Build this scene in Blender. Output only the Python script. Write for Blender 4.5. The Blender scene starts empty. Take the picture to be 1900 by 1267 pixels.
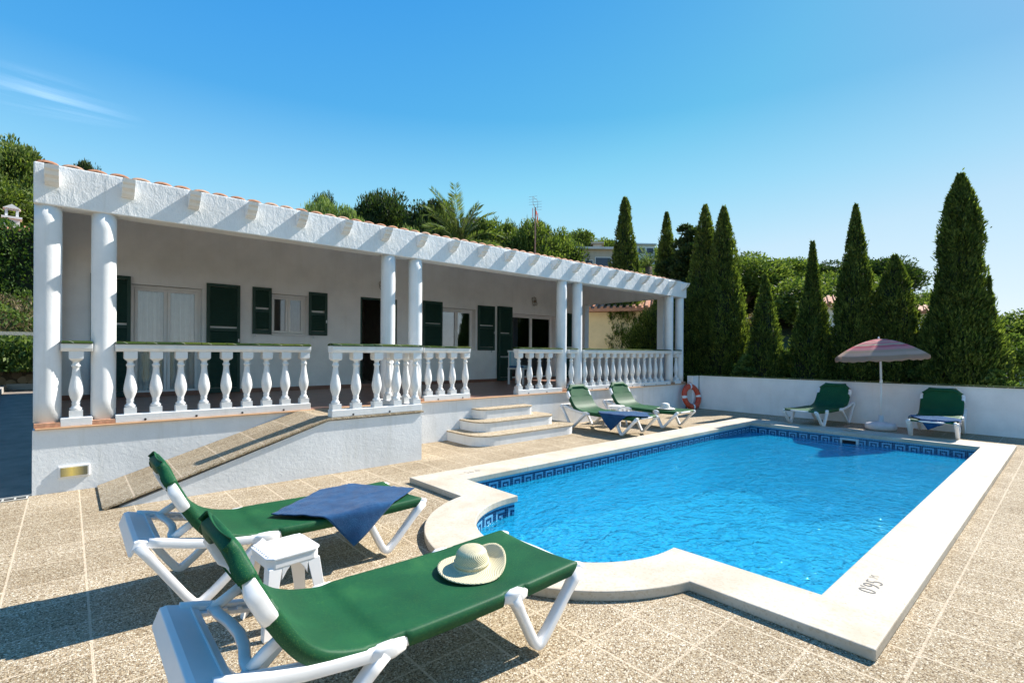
import bpy, bmesh, math, random
import numpy as np
from mathutils import Vector, Matrix, noise
R = math.radians
sc = bpy.context.scene
col = sc.collection
random.seed(7); rng = np.random.default_rng(11)

# ------------------------------------------------------------------ camera
yaw, pitch, roll = R(48.485), R(-0.06), R(0.357)
f = Vector((math.cos(yaw), math.sin(yaw), 0)); r = Vector((math.sin(yaw), -math.cos(yaw), 0)); u = Vector((0, 0, 1))
f2 = math.cos(pitch)*f + math.sin(pitch)*u; u2 = -math.sin(pitch)*f + math.cos(pitch)*u
r3 = math.cos(roll)*r + math.sin(roll)*u2; u3 = -math.sin(roll)*r + math.cos(roll)*u2
cd = bpy.data.cameras.new('camera'); cam = bpy.data.objects.new('camera', cd); col.objects.link(cam)
cam.matrix_world = Matrix(((r3.x, u3.x, -f2.x, 0), (r3.y, u3.y, -f2.y, 0), (r3.z, u3.z, -f2.z, 1.55), (0, 0, 0, 1)))
cd.sensor_width = 36; cd.lens = 17.638; cd.shift_y = 0.011; cd.clip_start = 0.05; cd.clip_end = 3000
sc.camera = cam

# ------------------------------------------------------------------ sun and sky
SUN = Vector((1.05, -0.165, 1.0)).normalized()
EL = math.asin(SUN.z); AZ = math.atan2(SUN.x, SUN.y)
w = bpy.data.worlds.new("World"); sc.world = w; w.use_nodes = True
nt = w.node_tree; nt.nodes.clear()
sky = nt.nodes.new('ShaderNodeTexSky'); sky.sky_type = 'NISHITA'; sky.sun_disc = False
sky.sun_elevation = EL; sky.sun_rotation = AZ; sky.air_density = 1.0; sky.dust_density = 0.25; sky.ozone_density = 2.5; sky.altitude = 0
hs = nt.nodes.new('ShaderNodeHueSaturation'); hs.inputs['Saturation'].default_value = 1.3; hs.inputs['Hue'].default_value = 0.49
bg = nt.nodes.new('ShaderNodeBackground'); bg.inputs['Strength'].default_value = 0.13
wo = nt.nodes.new('ShaderNodeOutputWorld')
# the Nishita sky, evened out towards a plain height gradient (deep blue overhead, pale at the horizon)
tc = nt.nodes.new('ShaderNodeTexCoord'); sx = nt.nodes.new('ShaderNodeSeparateXYZ'); nt.links.new(tc.outputs['Generated'], sx.inputs[0])
rp = nt.nodes.new('ShaderNodeValToRGB'); nt.links.new(sx.outputs[2], rp.inputs[0]); e = rp.color_ramp.elements
lin = lambda c: tuple(((v/255+.055)/1.055)**2.4 if v > 10 else v/255/12.92 for v in c)
st_ = [(0, (242, 246, 250)), (.09, (208, 229, 242)), (.20, (172, 212, 235)), (.30, (132, 192, 229)), (.42, (66, 154, 214)), (.60, (36, 134, 207)), (1, (18, 95, 180))]
while len(e) < len(st_): e.new(.5)
for i, (p_, c_) in enumerate(st_): e[i].position = p_; e[i].color = (*lin(c_), 1)
post = nt.nodes.new('ShaderNodeVectorMath'); post.operation = 'SCALE'; post.inputs['Scale'].default_value = 1/(2**1.12*.13)
cl_ = nt.nodes.new('ShaderNodeVectorMath'); cl_.operation = 'MINIMUM'; cl_.inputs[1].default_value = (2.6, 3.1, 3.5)
mxw = nt.nodes.new('ShaderNodeMix'); mxw.data_type = 'RGBA'; mxw.inputs[0].default_value = .72
nt.links.new(sky.outputs[0], hs.inputs['Color']); nt.links.new(hs.outputs[0], cl_.inputs[0]); nt.links.new(rp.outputs[0], post.inputs[0])
nt.links.new(cl_.outputs[0], mxw.inputs[6]); nt.links.new(post.outputs[0], mxw.inputs[7]); nt.links.new(mxw.outputs[2], bg.inputs[0]); nt.links.new(bg.outputs[0], wo.inputs[0])
sl = bpy.data.lights.new('sun', 'SUN'); sl.energy = 3.6; sl.angle = R(0.53); sl.color = (1, 0.95, 0.87)
so = bpy.data.objects.new('sun', sl); col.objects.link(so)
so.rotation_euler = (-SUN).to_track_quat('-Z', 'Y').to_euler(); so.location = (20, -3, 20)
sc.view_settings.view_transform = 'Standard'; sc.view_settings.look = 'None'
sc.view_settings.exposure = 1.3; sc.view_settings.gamma = 1
sc.cycles.max_bounces = 10; sc.cycles.transparent_max_bounces = 16; sc.cycles.diffuse_bounces = 5
sc.cycles.caustics_reflective = False; sc.cycles.caustics_refractive = False

# ------------------------------------------------------------------ materials
class NT:
    def __init__(s, name):
        s.m = bpy.data.materials.new(name); s.m.use_nodes = True; s.t = s.m.node_tree; s.t.nodes.clear()
        s.out = s.n('ShaderNodeOutputMaterial')
        s.co = s.n('ShaderNodeTexCoord').outputs['Object']
    def n(s, t, **k):
        x = s.t.nodes.new(t)
        for a, v in k.items(): setattr(x, a, v)
        return x
    def l(s, a, b): s.t.links.new(a, b)
    def noise(s, scale, detail=4, rough=.6, vec=None, dist=0):
        x = s.n('ShaderNodeTexNoise'); x.inputs['Scale'].default_value = scale; x.inputs['Detail'].default_value = detail
        x.inputs['Roughness'].default_value = rough; x.inputs['Distortion'].default_value = dist; s.l(vec or s.co, x.inputs['Vector']); return x.outputs['Fac']
    def ramp(s, fac, stops):
        x = s.n('ShaderNodeValToRGB'); e = x.color_ramp.elements
        while len(e) < len(stops): e.new(.5)
        for i, (p, c) in enumerate(stops):
            e[i].position = p; e[i].color = (*c, 1) if len(c) == 3 else c
        s.l(fac, x.inputs[0]); return x.outputs[0]
    def math(s, op, a, b=None, c=None):
        x = s.n('ShaderNodeMath', operation=op)
        for i, v in enumerate((a, b, c)):
            if v is None: continue
            if hasattr(v, 'links'): s.l(v, x.inputs[i])
            else: x.inputs[i].default_value = v
        return x.outputs[0]
    def mix(s, fac, a, b, mode='MIX'):
        x = s.n('ShaderNodeMix', data_type='RGBA', blend_type=mode)
        for i, v in ((0, fac), (6, a), (7, b)):
            if hasattr(v, 'links'): s.l(v, x.inputs[i])
            else: x.inputs[i].default_value = v if i == 0 else (*v, 1)
        return x.outputs[2]
    def bump(s, h, strength=.3, dist=.01):
        x = s.n('ShaderNodeBump'); x.inputs['Strength'].default_value = strength; x.inputs['Distance'].default_value = dist; s.l(h, x.inputs['Height']); return x.outputs[0]
    def pbr(s, color, rough=.6, normal=None, spec=.5, metal=0, **k):
        p = s.n('ShaderNodeBsdfPrincipled')
        for nm, v in (('Base Color', color), ('Roughness', rough), ('Metallic', metal), ('Specular IOR Level', spec), *k.items()):
            if hasattr(v, 'links'): s.l(v, p.inputs[nm])
            else: p.inputs[nm].default_value = (*v, 1) if isinstance(v, tuple) and len(v) == 3 else v
        if normal is not None: s.l(normal, p.inputs['Normal'])
        return p.outputs[0]
    def done(s, sh): s.l(sh, s.out.inputs[0]); return s.m
    def sep(s, v=None):
        x = s.n('ShaderNodeSeparateXYZ'); s.l(v or s.co, x.inputs[0]); return x.outputs

def plain(name, c, rough=.5, var=.12, scale=6, bump=0, bscale=60, bdist=.004, spec=.5, metal=0, **k):
    g = NT(name)
    n = g.noise(scale, 5)
    lo = tuple(max(0, x*(1-var)) for x in c); hi = tuple(min(1, x*(1+var)) for x in c)
    cc = g.ramp(n, [(.3, lo), (.7, hi)])
    nm = g.bump(g.noise(bscale, 3), bump, bdist) if bump else None
    return g.done(g.pbr(cc, rough, nm, spec, metal, **k))

def stucco(name, c, strength=.6, bs=28, dist=.012, stretch=None, dirt=.06):
    g = NT(name)
    vec = g.co
    if stretch:
        mp = g.n('ShaderNodeMapping'); mp.inputs['Scale'].default_value = stretch; g.l(g.co, mp.inputs[0]); vec = mp.outputs[0]
    h = g.math('ADD', g.noise(bs, 6, .55, vec, .6), g.math('MULTIPLY', g.noise(bs*5, 3, .6, vec), .25))
    n = g.noise(1.3, 6, .65)
    cc = g.ramp(n, [(.35, tuple(x*(1-dirt*2) for x in c)), (.6, c)])
    m2 = g.n('ShaderNodeMapping'); m2.inputs['Scale'].default_value = (9, 9, .7); g.l(g.co, m2.inputs[0])
    st = g.ramp(g.noise(1, 5, .6, m2.outputs[0]), [(.30, (.86, .85, .81)), (.46, (1, 1, 1))]); cc = g.mix(.25 if name == 'smooth_render' else .6, cc, st, 'MULTIPLY')
    return g.done(g.pbr(cc, .85, g.bump(h, strength, dist), .2))

M = {}
M['white'] = stucco('white_stucco', (.80, .80, .79), .28, 22, .012)
M['rough'] = stucco('rough_stucco', (.81, .81, .80), .6, 14, .020, (1, 1, .55))
M['colm'] = stucco('column_paint', (.80, .80, .79), .3, 34, .005)
M['smooth'] = stucco('smooth_render', (.90, .885, .87), .2, 30, .005)
M['stone_white'] = stucco('white_cast_stone', (.80, .79, .765), .35, 40, .005)
M['plastic'] = plain('white_plastic', (.82, .80, .78), .32, .03, 8, .04, 90, .002)
M['joinery'] = plain('white_window_frame', (.84, .82, .80), .4, .03, 5)
M['tilegreen'] = None
M['shutter'] = plain('dark_green_shutter', (.009, .046, .032), .55, .15, 12, .1, 50)
M['terracotta'] = plain('terracotta', (.42, .19, .10), .75, .3, 9, .3, 70)
M['termix'] = plain('weathered_mortar', (.30, .27, .23), .9, .4, 14, .8, 60, .01)
M['metal'] = plain('galvanised_metal', (.45, .45, .46), .35, .1, 20, metal=.8)
M['dark'] = plain('dark_interior', (.03, .028, .026), .8, .2)
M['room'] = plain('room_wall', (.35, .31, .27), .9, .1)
M['black'] = plain('black_void', (.01, .01, .01), .9, .1)
M['curtain'] = plain('white_voile', (.92, .92, .91), .9, .05, 10)
M['bark'] = plain('bark', (.16, .12, .085), .95, .4, 8, .8, 30, .02)
M['orange'] = plain('orange_lifebuoy', (.62, .075, .03), .5, .15, 12, .1, 60)
M['reflect'] = plain('white_band', (.8, .8, .8), .4, .03)
M['soil'] = plain('dry_soil', (.22, .16, .10), .95, .45, 5, .8, 25, .03)
M['straw'] = None

def tile_green():
    g = NT('green_glazed_tile'); x = g.sep()
    # each glazed tile 0.28 m long fires a little differently
    wn = g.n('ShaderNodeTexWhiteNoise', noise_dimensions='1D')
    a = g.math('FLOOR', g.math('DIVIDE', g.math('ADD', x[0], x[1]), .283)); g.l(a, wn.inputs['W'])
    c = g.ramp(wn.outputs['Value'], [(0, (.010, .030, .006)), (.5, (.030, .062, .008)), (1, (.085, .105, .014))])
    fr = g.math('FRACT', g.math('DIVIDE', g.math('ADD', x[0], x[1]), .283))
    j = g.math('LESS_THAN', fr, .025)
    c = g.mix(j, c, (.5, .48, .42)); c = g.mix(g.math('MULTIPLY', g.noise(30), .5), c, (.03, .06, .01))
    return g.done(g.pbr(c, .16, g.bump(g.noise(12), .15, .01)))
M['tilegreen'] = tile_green()

def pebble(name, joints=True, ox=.1, oy=.14, tint=(1, 1, 1), pitch=.4, jw=.016):
    g = NT(name); x = g.sep()
    v1 = g.n('ShaderNodeTexVoronoi'); v1.inputs['Scale'].default_value = 132; g.l(g.co, v1.inputs['Vector'])
    v2 = g.n('ShaderNodeTexVoronoi'); v2.inputs['Scale'].default_value = 170; g.l(g.co, v2.inputs['Vector'])
    s1 = g.n('ShaderNodeSeparateColor'); g.l(v1.outputs['Color'], s1.inputs[0])
    s2 = g.n('ShaderNodeSeparateColor'); g.l(v2.outputs['Color'], s2.inputs[0])
    stones = [(0, (.11, .085, .06)), (.18, (.24, .185, .13)), (.36, (.46, .385, .285)), (.58, (.57, .50, .39)), (.78, (.45, .42, .37)), (.9, (.78, .74, .66)), (1, (.90, .88, .82))]
    c1 = g.ramp(s1.outputs[0], stones); c2 = g.ramp(s2.outputs[1], stones)
    c = g.mix(g.math('GREATER_THAN', s1.outputs[2], .55), c1, c2)
    edge = g.math('GREATER_THAN', v1.outputs['Distance'], .62)
    c = g.mix(g.math('MULTIPLY', edge, .6), c, (.27, .21, .14))
    big = g.ramp(g.noise(.9, 7, .65), [(.3, (.78, .76, .72)), (.6, (1.0, 1.0, 1.0))])
    c = g.mix(1, c, big, 'MULTIPLY')
    c = g.mix(1, c, tint, 'MULTIPLY')
    h = g.math('SUBTRACT', 1, v1.outputs['Distance'])
    if joints:
        # slab by slab tone
        fx = g.math('DIVIDE', g.math('SUBTRACT', x[0], ox), pitch); fy = g.math('DIVIDE', g.math('SUBTRACT', x[1], oy), pitch)
        cb = g.n('ShaderNodeCombineXYZ'); g.l(g.math('FLOOR', fx), cb.inputs[0]); g.l(g.math('FLOOR', fy), cb.inputs[1])
        wn = g.n('ShaderNodeTexWhiteNoise', noise_dimensions='2D'); g.l(cb.outputs[0], wn.inputs['Vector'])
        c = g.mix(1, c, g.ramp(wn.outputs['Value'], [(0, (.86, .85, .83)), (1, (1, 1, 1))]), 'MULTIPLY')
        wob = g.math('MULTIPLY', g.math('SUBTRACT', g.noise(40), .5), .012)
        js = []
        for q in (fx, fy):
            d = g.math('ABSOLUTE', g.math('SUBTRACT', g.math('FRACT', g.math('ADD', q, .5)), .5))
            js.append(g.math('SMOOTHSTEP' if False else 'LESS_THAN', g.math('ADD', d, wob), jw))
        jj = g.math('MAXIMUM', js[0], g.math('MULTIPLY', js[1], .75))
        c = g.mix(g.math('MULTIPLY', jj, .6), c, (.68, .55, .40))
        h = g.math('SUBTRACT', h, g.math('MULTIPLY', jj, .5))
    return g.done(g.pbr(c, .85, g.bump(h, .5, .006), .15))
M['pebble'] = pebble('exposed_pebble_slab', tint=(.96, .885, .765))
M['pebble_ramp'] = pebble('exposed_pebble_ramp', True, .5, .15, pitch=.4, tint=(.96, .885, .765))
M['pebble_step'] = pebble('exposed_pebble_step', False, tint=(1.05, .98, .86))

def coping_mat():
    g = NT('cream_coping_stone'); x = g.sep()
    v = g.n('ShaderNodeTexVoronoi'); v.inputs['Scale'].default_value = 70; g.l(g.co, v.inputs['Vector'])
    s1 = g.n('ShaderNodeSeparateColor'); g.l(v.outputs['Color'], s1.inputs[0])
    c = g.ramp(g.noise(2.2, 6), [(.3, (.46, .385, .29)), (.55, (.57, .505, .41)), (.75, (.61, .555, .465))])
    c = g.mix(g.math('MULTIPLY', g.math('GREATER_THAN', s1.outputs[0], .8), .35), c, (.42, .33, .22))
    pit = g.math('GREATER_THAN', g.noise(55, 2), .70)
    c = g.mix(g.math('MULTIPLY', pit, .5), c, (.25, .18, .11))
    # joints across the long runs every metre
    jx = g.math('MULTIPLY', g.math('LESS_THAN', g.math('FRACT', g.math('DIVIDE', g.math('ADD', x[0], .52), 1.0)), .014),
                g.math('MAXIMUM', g.math('LESS_THAN', x[1], 1.06), g.math('GREATER_THAN', x[1], 4.74)))
    jx = g.math('MULTIPLY', jx, g.math('GREATER_THAN', x[0], 3.6))
    c = g.mix(g.math('MULTIPLY', jx, .85), c, (.45, .36, .25))
    return g.done(g.pbr(c, .7, g.bump(g.math('SUBTRACT', g.noise(90, 3), g.math('MULTIPLY', pit, .4)), .25, .003), .3))
M['coping'] = coping_mat()

def floor_tile():
    g = NT('brown_terrace_tile'); x = g.sep()
    d = []
    for i in (0, 1):
        q = g.math('FRACT', g.math('DIVIDE', x[i], .33)); d.append(g.math('LESS_THAN', q, .02))
    j = g.math('MAXIMUM', d[0], d[1])
    c = g.ramp(g.noise(4, 5), [(.3, (.30, .165, .125)), (.7, (.42, .24, .185))])
    c = g.mix(j, c, (.3, .22, .17))
    return g.done(g.pbr(c, .42, None, .4))
M['floor'] = floor_tile()

def leafmat(name, c1, c2, c3, trans=.42, rough=.6):
    g = NT(name)
    gi = g.n('ShaderNodeNewGeometry')
    big = g.noise(2.6, 3)
    fac = g.math('ADD', g.math('MULTIPLY', gi.outputs['Random Per Island'], .42), g.math('MULTIPLY', big, .58))
    c = g.ramp(fac, [(.25, c1), (.5, c2), (.75, c3)])
    p = g.pbr(c, rough, None, .3)
    t = g.n('ShaderNodeBsdfTranslucent'); tc = g.mix(1, c, (1.25, 1.3, .6), 'MULTIPLY'); g.l(tc, t.inputs[0])
    ms = g.n('ShaderNodeMixShader'); ms.inputs[0].default_value = trans; g.l(p, ms.inputs[1]); g.l(t.outputs[0], ms.inputs[2])
    return g.done(ms.outputs[0])
M['cypress'] = leafmat('cypress_foliage', (.020, .040, .010), (.078, .120, .022), (.23, .28, .06), .45)  # brightest tone raised to paint sunlit clumps into the foliage colour
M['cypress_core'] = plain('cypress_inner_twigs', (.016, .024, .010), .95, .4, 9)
M['pine'] = leafmat('pine_needles', (.030, .060, .014), (.095, .145, .028), (.24, .29, .08))
M['pine_dark'] = leafmat('dark_pine_needles', (.014, .035, .012), (.035, .065, .018), (.08, .11, .03))
M['light_leaf'] = leafmat('pale_hanging_leaves', (.11, .18, .04), (.20, .29, .08), (.32, .38, .15))
M['shrub'] = leafmat('shrub_leaves', (.04, .08, .02), (.09, .15, .03), (.20, .26, .07))
M['palm'] = leafmat('palm_leaflets', (.04, .075, .02), (.10, .15, .045), (.20, .24, .10))
M['hedge'] = leafmat('hedge_leaves', (.025, .06, .012), (.06, .12, .02), (.13, .20, .04))
M['dry'] = leafmat('dry_twigs', (.07, .05, .025), (.16, .12, .065), (.34, .27, .16), .2)

def water_mat():
    g = NT('pool_water')
    mp = g.n('ShaderNodeMapping'); mp.inputs['Scale'].default_value = (1, 1.35, 1); g.l(g.co, mp.inputs[0])
    h = g.math('ADD', g.math('ADD', g.math('MULTIPLY', g.noise(2.6, 2, .5, mp.outputs[0], .7), .9), g.math('MULTIPLY', g.noise(8, 2, .5, mp.outputs[0], 1.0), .50)), g.math('MULTIPLY', g.noise(19, 2, .5, mp.outputs[0], .8), .20))
    bn = g.bump(h, 1.0, .068)
    fr = g.n('ShaderNodeFresnel'); fr.inputs['IOR'].default_value = 1.33; g.l(bn, fr.inputs['Normal'])
    gl = g.n('ShaderNodeBsdfGlossy'); gl.inputs['Roughness'].default_value = .015; g.l(bn, gl.inputs['Normal'])
    tint = (.62, .95, 1, 1)
    tr = g.n('ShaderNodeBsdfTransparent'); tr.inputs[0].default_value = tint
    rf = g.n('ShaderNodeBsdfRefraction'); rf.inputs[0].default_value = tint; rf.inputs['IOR'].default_value = 1.33; rf.inputs['Roughness'].default_value = 0; g.l(bn, rf.inputs['Normal'])
    m1 = g.n('ShaderNodeMixShader'); m1.inputs[0].default_value = .22; g.l(tr.outputs[0], m1.inputs[1]); g.l(rf.outputs[0], m1.inputs[2])
    m2 = g.n('ShaderNodeMixShader'); df = g.n('ShaderNodeBsdfDiffuse'); df.inputs[0].default_value = (.015, .54, .95, 1); g.l(bn, df.inputs['Normal']); m0 = g.n('ShaderNodeMixShader'); m0.inputs[0].default_value = .34; g.l(m1.outputs[0], m0.inputs[1]); g.l(df.outputs[0], m0.inputs[2]); g.l(fr.outputs[0], m2.inputs[0]); g.l(m0.outputs[0], m2.inputs[1]); g.l(gl.outputs[0], m2.inputs[2])
    return g.done(m2.outputs[0])
M['water'] = water_mat()

def pooltile():
    g = NT('blue_pool_mosaic'); x = g.sep()
    v = g.n('ShaderNodeTexVoronoi', feature='SMOOTH_F1'); v.inputs['Scale'].default_value = 3; g.l(g.co, v.inputs['Vector'])
    c = g.ramp(g.noise(2.5, 3), [(.3, (.12, .72, .97)), (.7, (.18, .82, .99))])
    d = []
    for i in (0, 1, 2):
        q = g.math('FRACT', g.math('DIVIDE', x[i], .05)); d.append(g.math('LESS_THAN', q, .08))
    j = g.math('MAXIMUM', g.math('MAXIMUM', d[0], d[1]), d[2])
    c = g.mix(g.math('MULTIPLY', j, .35), c, (.30, .60, .85))
    return g.done(g.pbr(c, .3))
M['pool'] = pooltile()
M['navy'] = plain('navy_mosaic', (.006, .035, .13), .2, .25, 40)
M['aqua'] = plain('pale_aqua_mosaic', (.16, .42, .62), .2, .2, 40)

def fabric():
    g = NT('green_mesh_sling')
    v = g.noise(260, 2); 
    c = g.ramp(g.math('ADD', g.math('MULTIPLY', g.noise(3, 5), .6), g.math('MULTIPLY', v, .4)), [(.35, (.003, .050, .020)), (.55, (.007, .082, .030)), (.72, (.030, .14, .042))])
    fl = g.math('GREATER_THAN', g.noise(420, 1), .67)
    c = g.mix(g.math('MULTIPLY', fl, .45), c, (.20, .36, .06))
    return g.done(g.pbr(c, .55, g.bump(v, .25, .002), .22))
M['sling'] = fabric()
def towelmat():
    g = NT('blue_terry_towel')
    c = g.ramp(g.noise(9, 5), [(.3, (.006, .045, .13)), (.7, (.012, .080, .20))])
    h = g.math('ADD', g.noise(240, 3), g.math('MULTIPLY', g.noise(25, 4), .8))
    return g.done(g.pbr(c, .95, g.bump(h, .8, .008), .1, **{'Sheen Weight': .2}))
M['towel'] = towelmat()
def strawmat(name, c):
    g = NT(name); x = g.sep()
    ang = g.math('ARCTAN2', x[1], x[0])
    wv = g.math('SINE', g.math('MULTIPLY', ang, 46)); wr = g.math('SINE', g.math('MULTIPLY', g.math('ADD', g.math('SQRT', g.math('ADD', g.math('POWER', x[0], 2), g.math('POWER', x[1], 2))), x[2]), 620))
    h = g.math('MULTIPLY', wv, wr)
    hole = g.math('LESS_THAN', h, -.45)
    cc = g.mix(g.math('MULTIPLY', hole, .55), c, (c[0]*.45, c[1]*.38, c[2]*.25))
    return g.done(g.pbr(cc, .8, g.bump(h, .6, .004), .2))
M['straw'] = strawmat('natural_straw', (.74, .66, .44))
M['whitehat'] = strawmat('white_woven_hat', (.82, .80, .74))

def glassmat():
    g = NT('window_glass')
    fr = g.n('ShaderNodeFresnel'); fr.inputs['IOR'].default_value = 1.6
    gl = g.n('ShaderNodeBsdfGlossy'); gl.inputs['Roughness'].default_value = .01
    tr = g.n('ShaderNodeBsdfTransparent'); tr.inputs[0].default_value = (.95, .98, .98, 1)
    ms = g.n('ShaderNodeMixShader'); g.l(g.math('MULTIPLY', fr.outputs[0], 1.9), ms.inputs[0]); g.l(tr.outputs[0], ms.inputs[1]); g.l(gl.outputs[0], ms.inputs[2])
    return g.done(ms.outputs[0])
M['glass'] = glassmat()

# ------------------------------------------------------------------ mesh helpers
class MB:
    def __init__(s): s.v = []; s.f = []; s.mi = []
    def add(s, vs, fs, mi=0):
        k = len(s.v); s.v += [tuple(p) for p in vs]; s.f += [tuple(i+k for i in q) for q in fs]; s.mi += [mi]*len(fs); return s
    def box(s, x0, x1, y0, y1, z0, z1, mi=0):
        return s.add([(x0,y0,z0),(x1,y0,z0),(x1,y1,z0),(x0,y1,z0),(x0,y0,z1),(x1,y0,z1),(x1,y1,z1),(x0,y1,z1)],
              [(0,3,2,1),(4,5,6,7),(0,1,5,4),(1,2,6,5),(2,3,7,6),(3,0,4,7)], mi)
    def lathe(s, prof, c=(0,0,0), n=20, mi=0, cap=True):
        vs = []; m = len(prof)
        for j in range(n):
            a = 2*math.pi*j/n
            for (rr, z) in prof: vs.append((c[0]+rr*math.cos(a), c[1]+rr*math.sin(a), c[2]+z))
        fs = [(j*m+i, ((j+1)%n)*m+i, ((j+1)%n)*m+i+1, j*m+i+1) for j in range(n) for i in range(m-1)]
        if cap:
            fs.append(tuple(j*m for j in range(n))[::-1]); fs.append(tuple(j*m+m-1 for j in range(n)))
        return s.add(vs, fs, mi)
    def prism(s, poly, a0, a1, axis='z', mi=0):
        n = len(poly)
        def P(p, a): return {'z': (p[0], p[1], a), 'x': (a, p[0], p[1]), 'y': (p[0], a, p[1])}[axis]
        vs = [P(p, a0) for p in poly] + [P(p, a1) for p in poly]
        fs = [tuple(range(n))[::-1], tuple(range(n, 2*n))] + [(i, (i+1)%n, n+(i+1)%n, n+i) for i in range(n)]
        return s.add(vs, fs, mi)
    def tube(s, pts, rad, n=8, mi=0, up=(0,0,1), flat=None, closed=False):
        # elliptical tube along pts; rad float or list; flat=(a,b) makes a rounded-rectangle section a along side, b along up
        pts = [Vector(p) for p in pts]; m = len(pts); vs = []
        for i, p in enumerate(pts):
            a = pts[(i-1) % m] if (closed or i) else pts[0]; b = pts[(i+1) % m] if (closed or i < m-1) else pts[-1]
            t = (b-a).normalized(); U = Vector(up)
            sd = t.cross(U)
            if sd.length < 1e-3: sd = t.cross(Vector((1,0,0)))
            sd.normalize(); U = sd.cross(t).normalized()
            ra = rad[i] if isinstance(rad, (list, tuple)) else rad
            for j in range(n):
                q = 2*math.pi*(j+.5)/n; cx, sx = math.cos(q), math.sin(q)
                if flat:
                    e = .45; cx = math.copysign(abs(cx)**e, cx); sx = math.copysign(abs(sx)**e, sx)
                    vs.append(p + sd*cx*flat[0]*ra + U*sx*flat[1]*ra)
                else: vs.append(p + sd*cx*ra + U*sx*ra)
        segs = m if closed else m-1
        fs = [(i*n+j, i*n+(j+1)%n, ((i+1)%m)*n+(j+1)%n, ((i+1)%m)*n+j) for i in range(segs) for j in range(n)]
        if not closed: fs += [tuple(range(n))[::-1], tuple((m-1)*n+j for j in range(n))]
        return s.add(vs, fs, mi)
    def grid(s, fn, nu, nv, mi=0, wrap=False):
        vs = [fn(i/nu, j/nv) for i in range(nu+1) for j in range(nv+1)]
        fs = [(i*(nv+1)+j, (i+1)*(nv+1)+j, (i+1)*(nv+1)+j+1, i*(nv+1)+j+1) for i in range(nu) for j in range(nv)]
        return s.add(vs, fs, mi)
    def build(s, name, mats, parent=None, smooth=False, bevel=0, loc=None, subsurf=0, solid=0, recalc=True):
        me = bpy.data.meshes.new(name); me.from_pydata(s.v, [], s.f)
        if not isinstance(mats, (list, tuple)): mats = [mats]
        for m in mats: me.materials.append(m)
        if len(mats) > 1: me.polygons.foreach_set('material_index', s.mi)
        if recalc:
            bm = bmesh.new(); bm.from_mesh(me); bmesh.ops.recalc_face_normals(bm, faces=bm.faces); bm.to_mesh(me); bm.free()
        if smooth: me.polygons.foreach_set('use_smooth', [True]*len(me.polygons))
        o = bpy.data.objects.new(name, me); col.objects.link(o)
        if parent: o.parent = parent
        if loc: o.location = loc
        if solid: md = o.modifiers.new('s', 'SOLIDIFY'); md.thickness = solid; md.offset = 0
        if bevel: md = o.modifiers.new('b', 'BEVEL'); md.width = bevel; md.segments = 2; md.limit_method = 'ANGLE'; md.angle_limit = R(40)
        if subsurf: md = o.modifiers.new('u', 'SUBSURF'); md.levels = subsurf; md.render_levels = subsurf
        return o
def tag(o, label=None, cat=None, group=None, kind=None):
    if label: o['label'] = label
    if cat: o['category'] = cat
    if group: o['group'] = group
    if kind: o['kind'] = kind
    return o
def empty(name, loc, rz=0, label=None, cat=None, group=None):
    o = bpy.data.objects.new(name, None); col.objects.link(o); o.location = loc; o.rotation_euler = (0, 0, rz); o.empty_display_size = .1
    return tag(o, label, cat, group)
def copy_tree(o, parent=None, name=None):
    c = o.copy(); col.objects.link(c); c.parent = parent
    for ch in [x for x in bpy.data.objects if x.parent == o]: copy_tree(ch, c)
    return c
def fill(loops, z, name, mat, parent=None, thick=0):
    """flat sheet bounded by the first loop with the others as holes"""
    bm = bmesh.new(); es = []
    for lp in loops:
        vs = [bm.verts.new((p[0], p[1], z)) for p in lp]
        es += [bm.edges.new((vs[i], vs[(i+1) % len(vs)])) for i in range(len(vs))]
    bmesh.ops.triangle_fill(bm, edges=es, use_beauty=True, use_dissolve=False)
    for fc in bm.faces:
        if fc.normal.z < 0: fc.normal_flip()
    if thick:
        rr = bmesh.ops.extrude_face_region(bm, geom=bm.faces[:])
        vv = [g for g in rr['geom'] if isinstance(g, bmesh.types.BMVert)]
        bmesh.ops.translate(bm, verts=vv, vec=(0, 0, thick)); bmesh.ops.recalc_face_normals(bm, faces=bm.faces)
    me = bpy.data.meshes.new(name); bm.to_mesh(me); bm.free(); me.materials.append(mat)
    o = bpy.data.objects.new(name, me); col.objects.link(o)
    if parent: o.parent = parent
    return o

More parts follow.
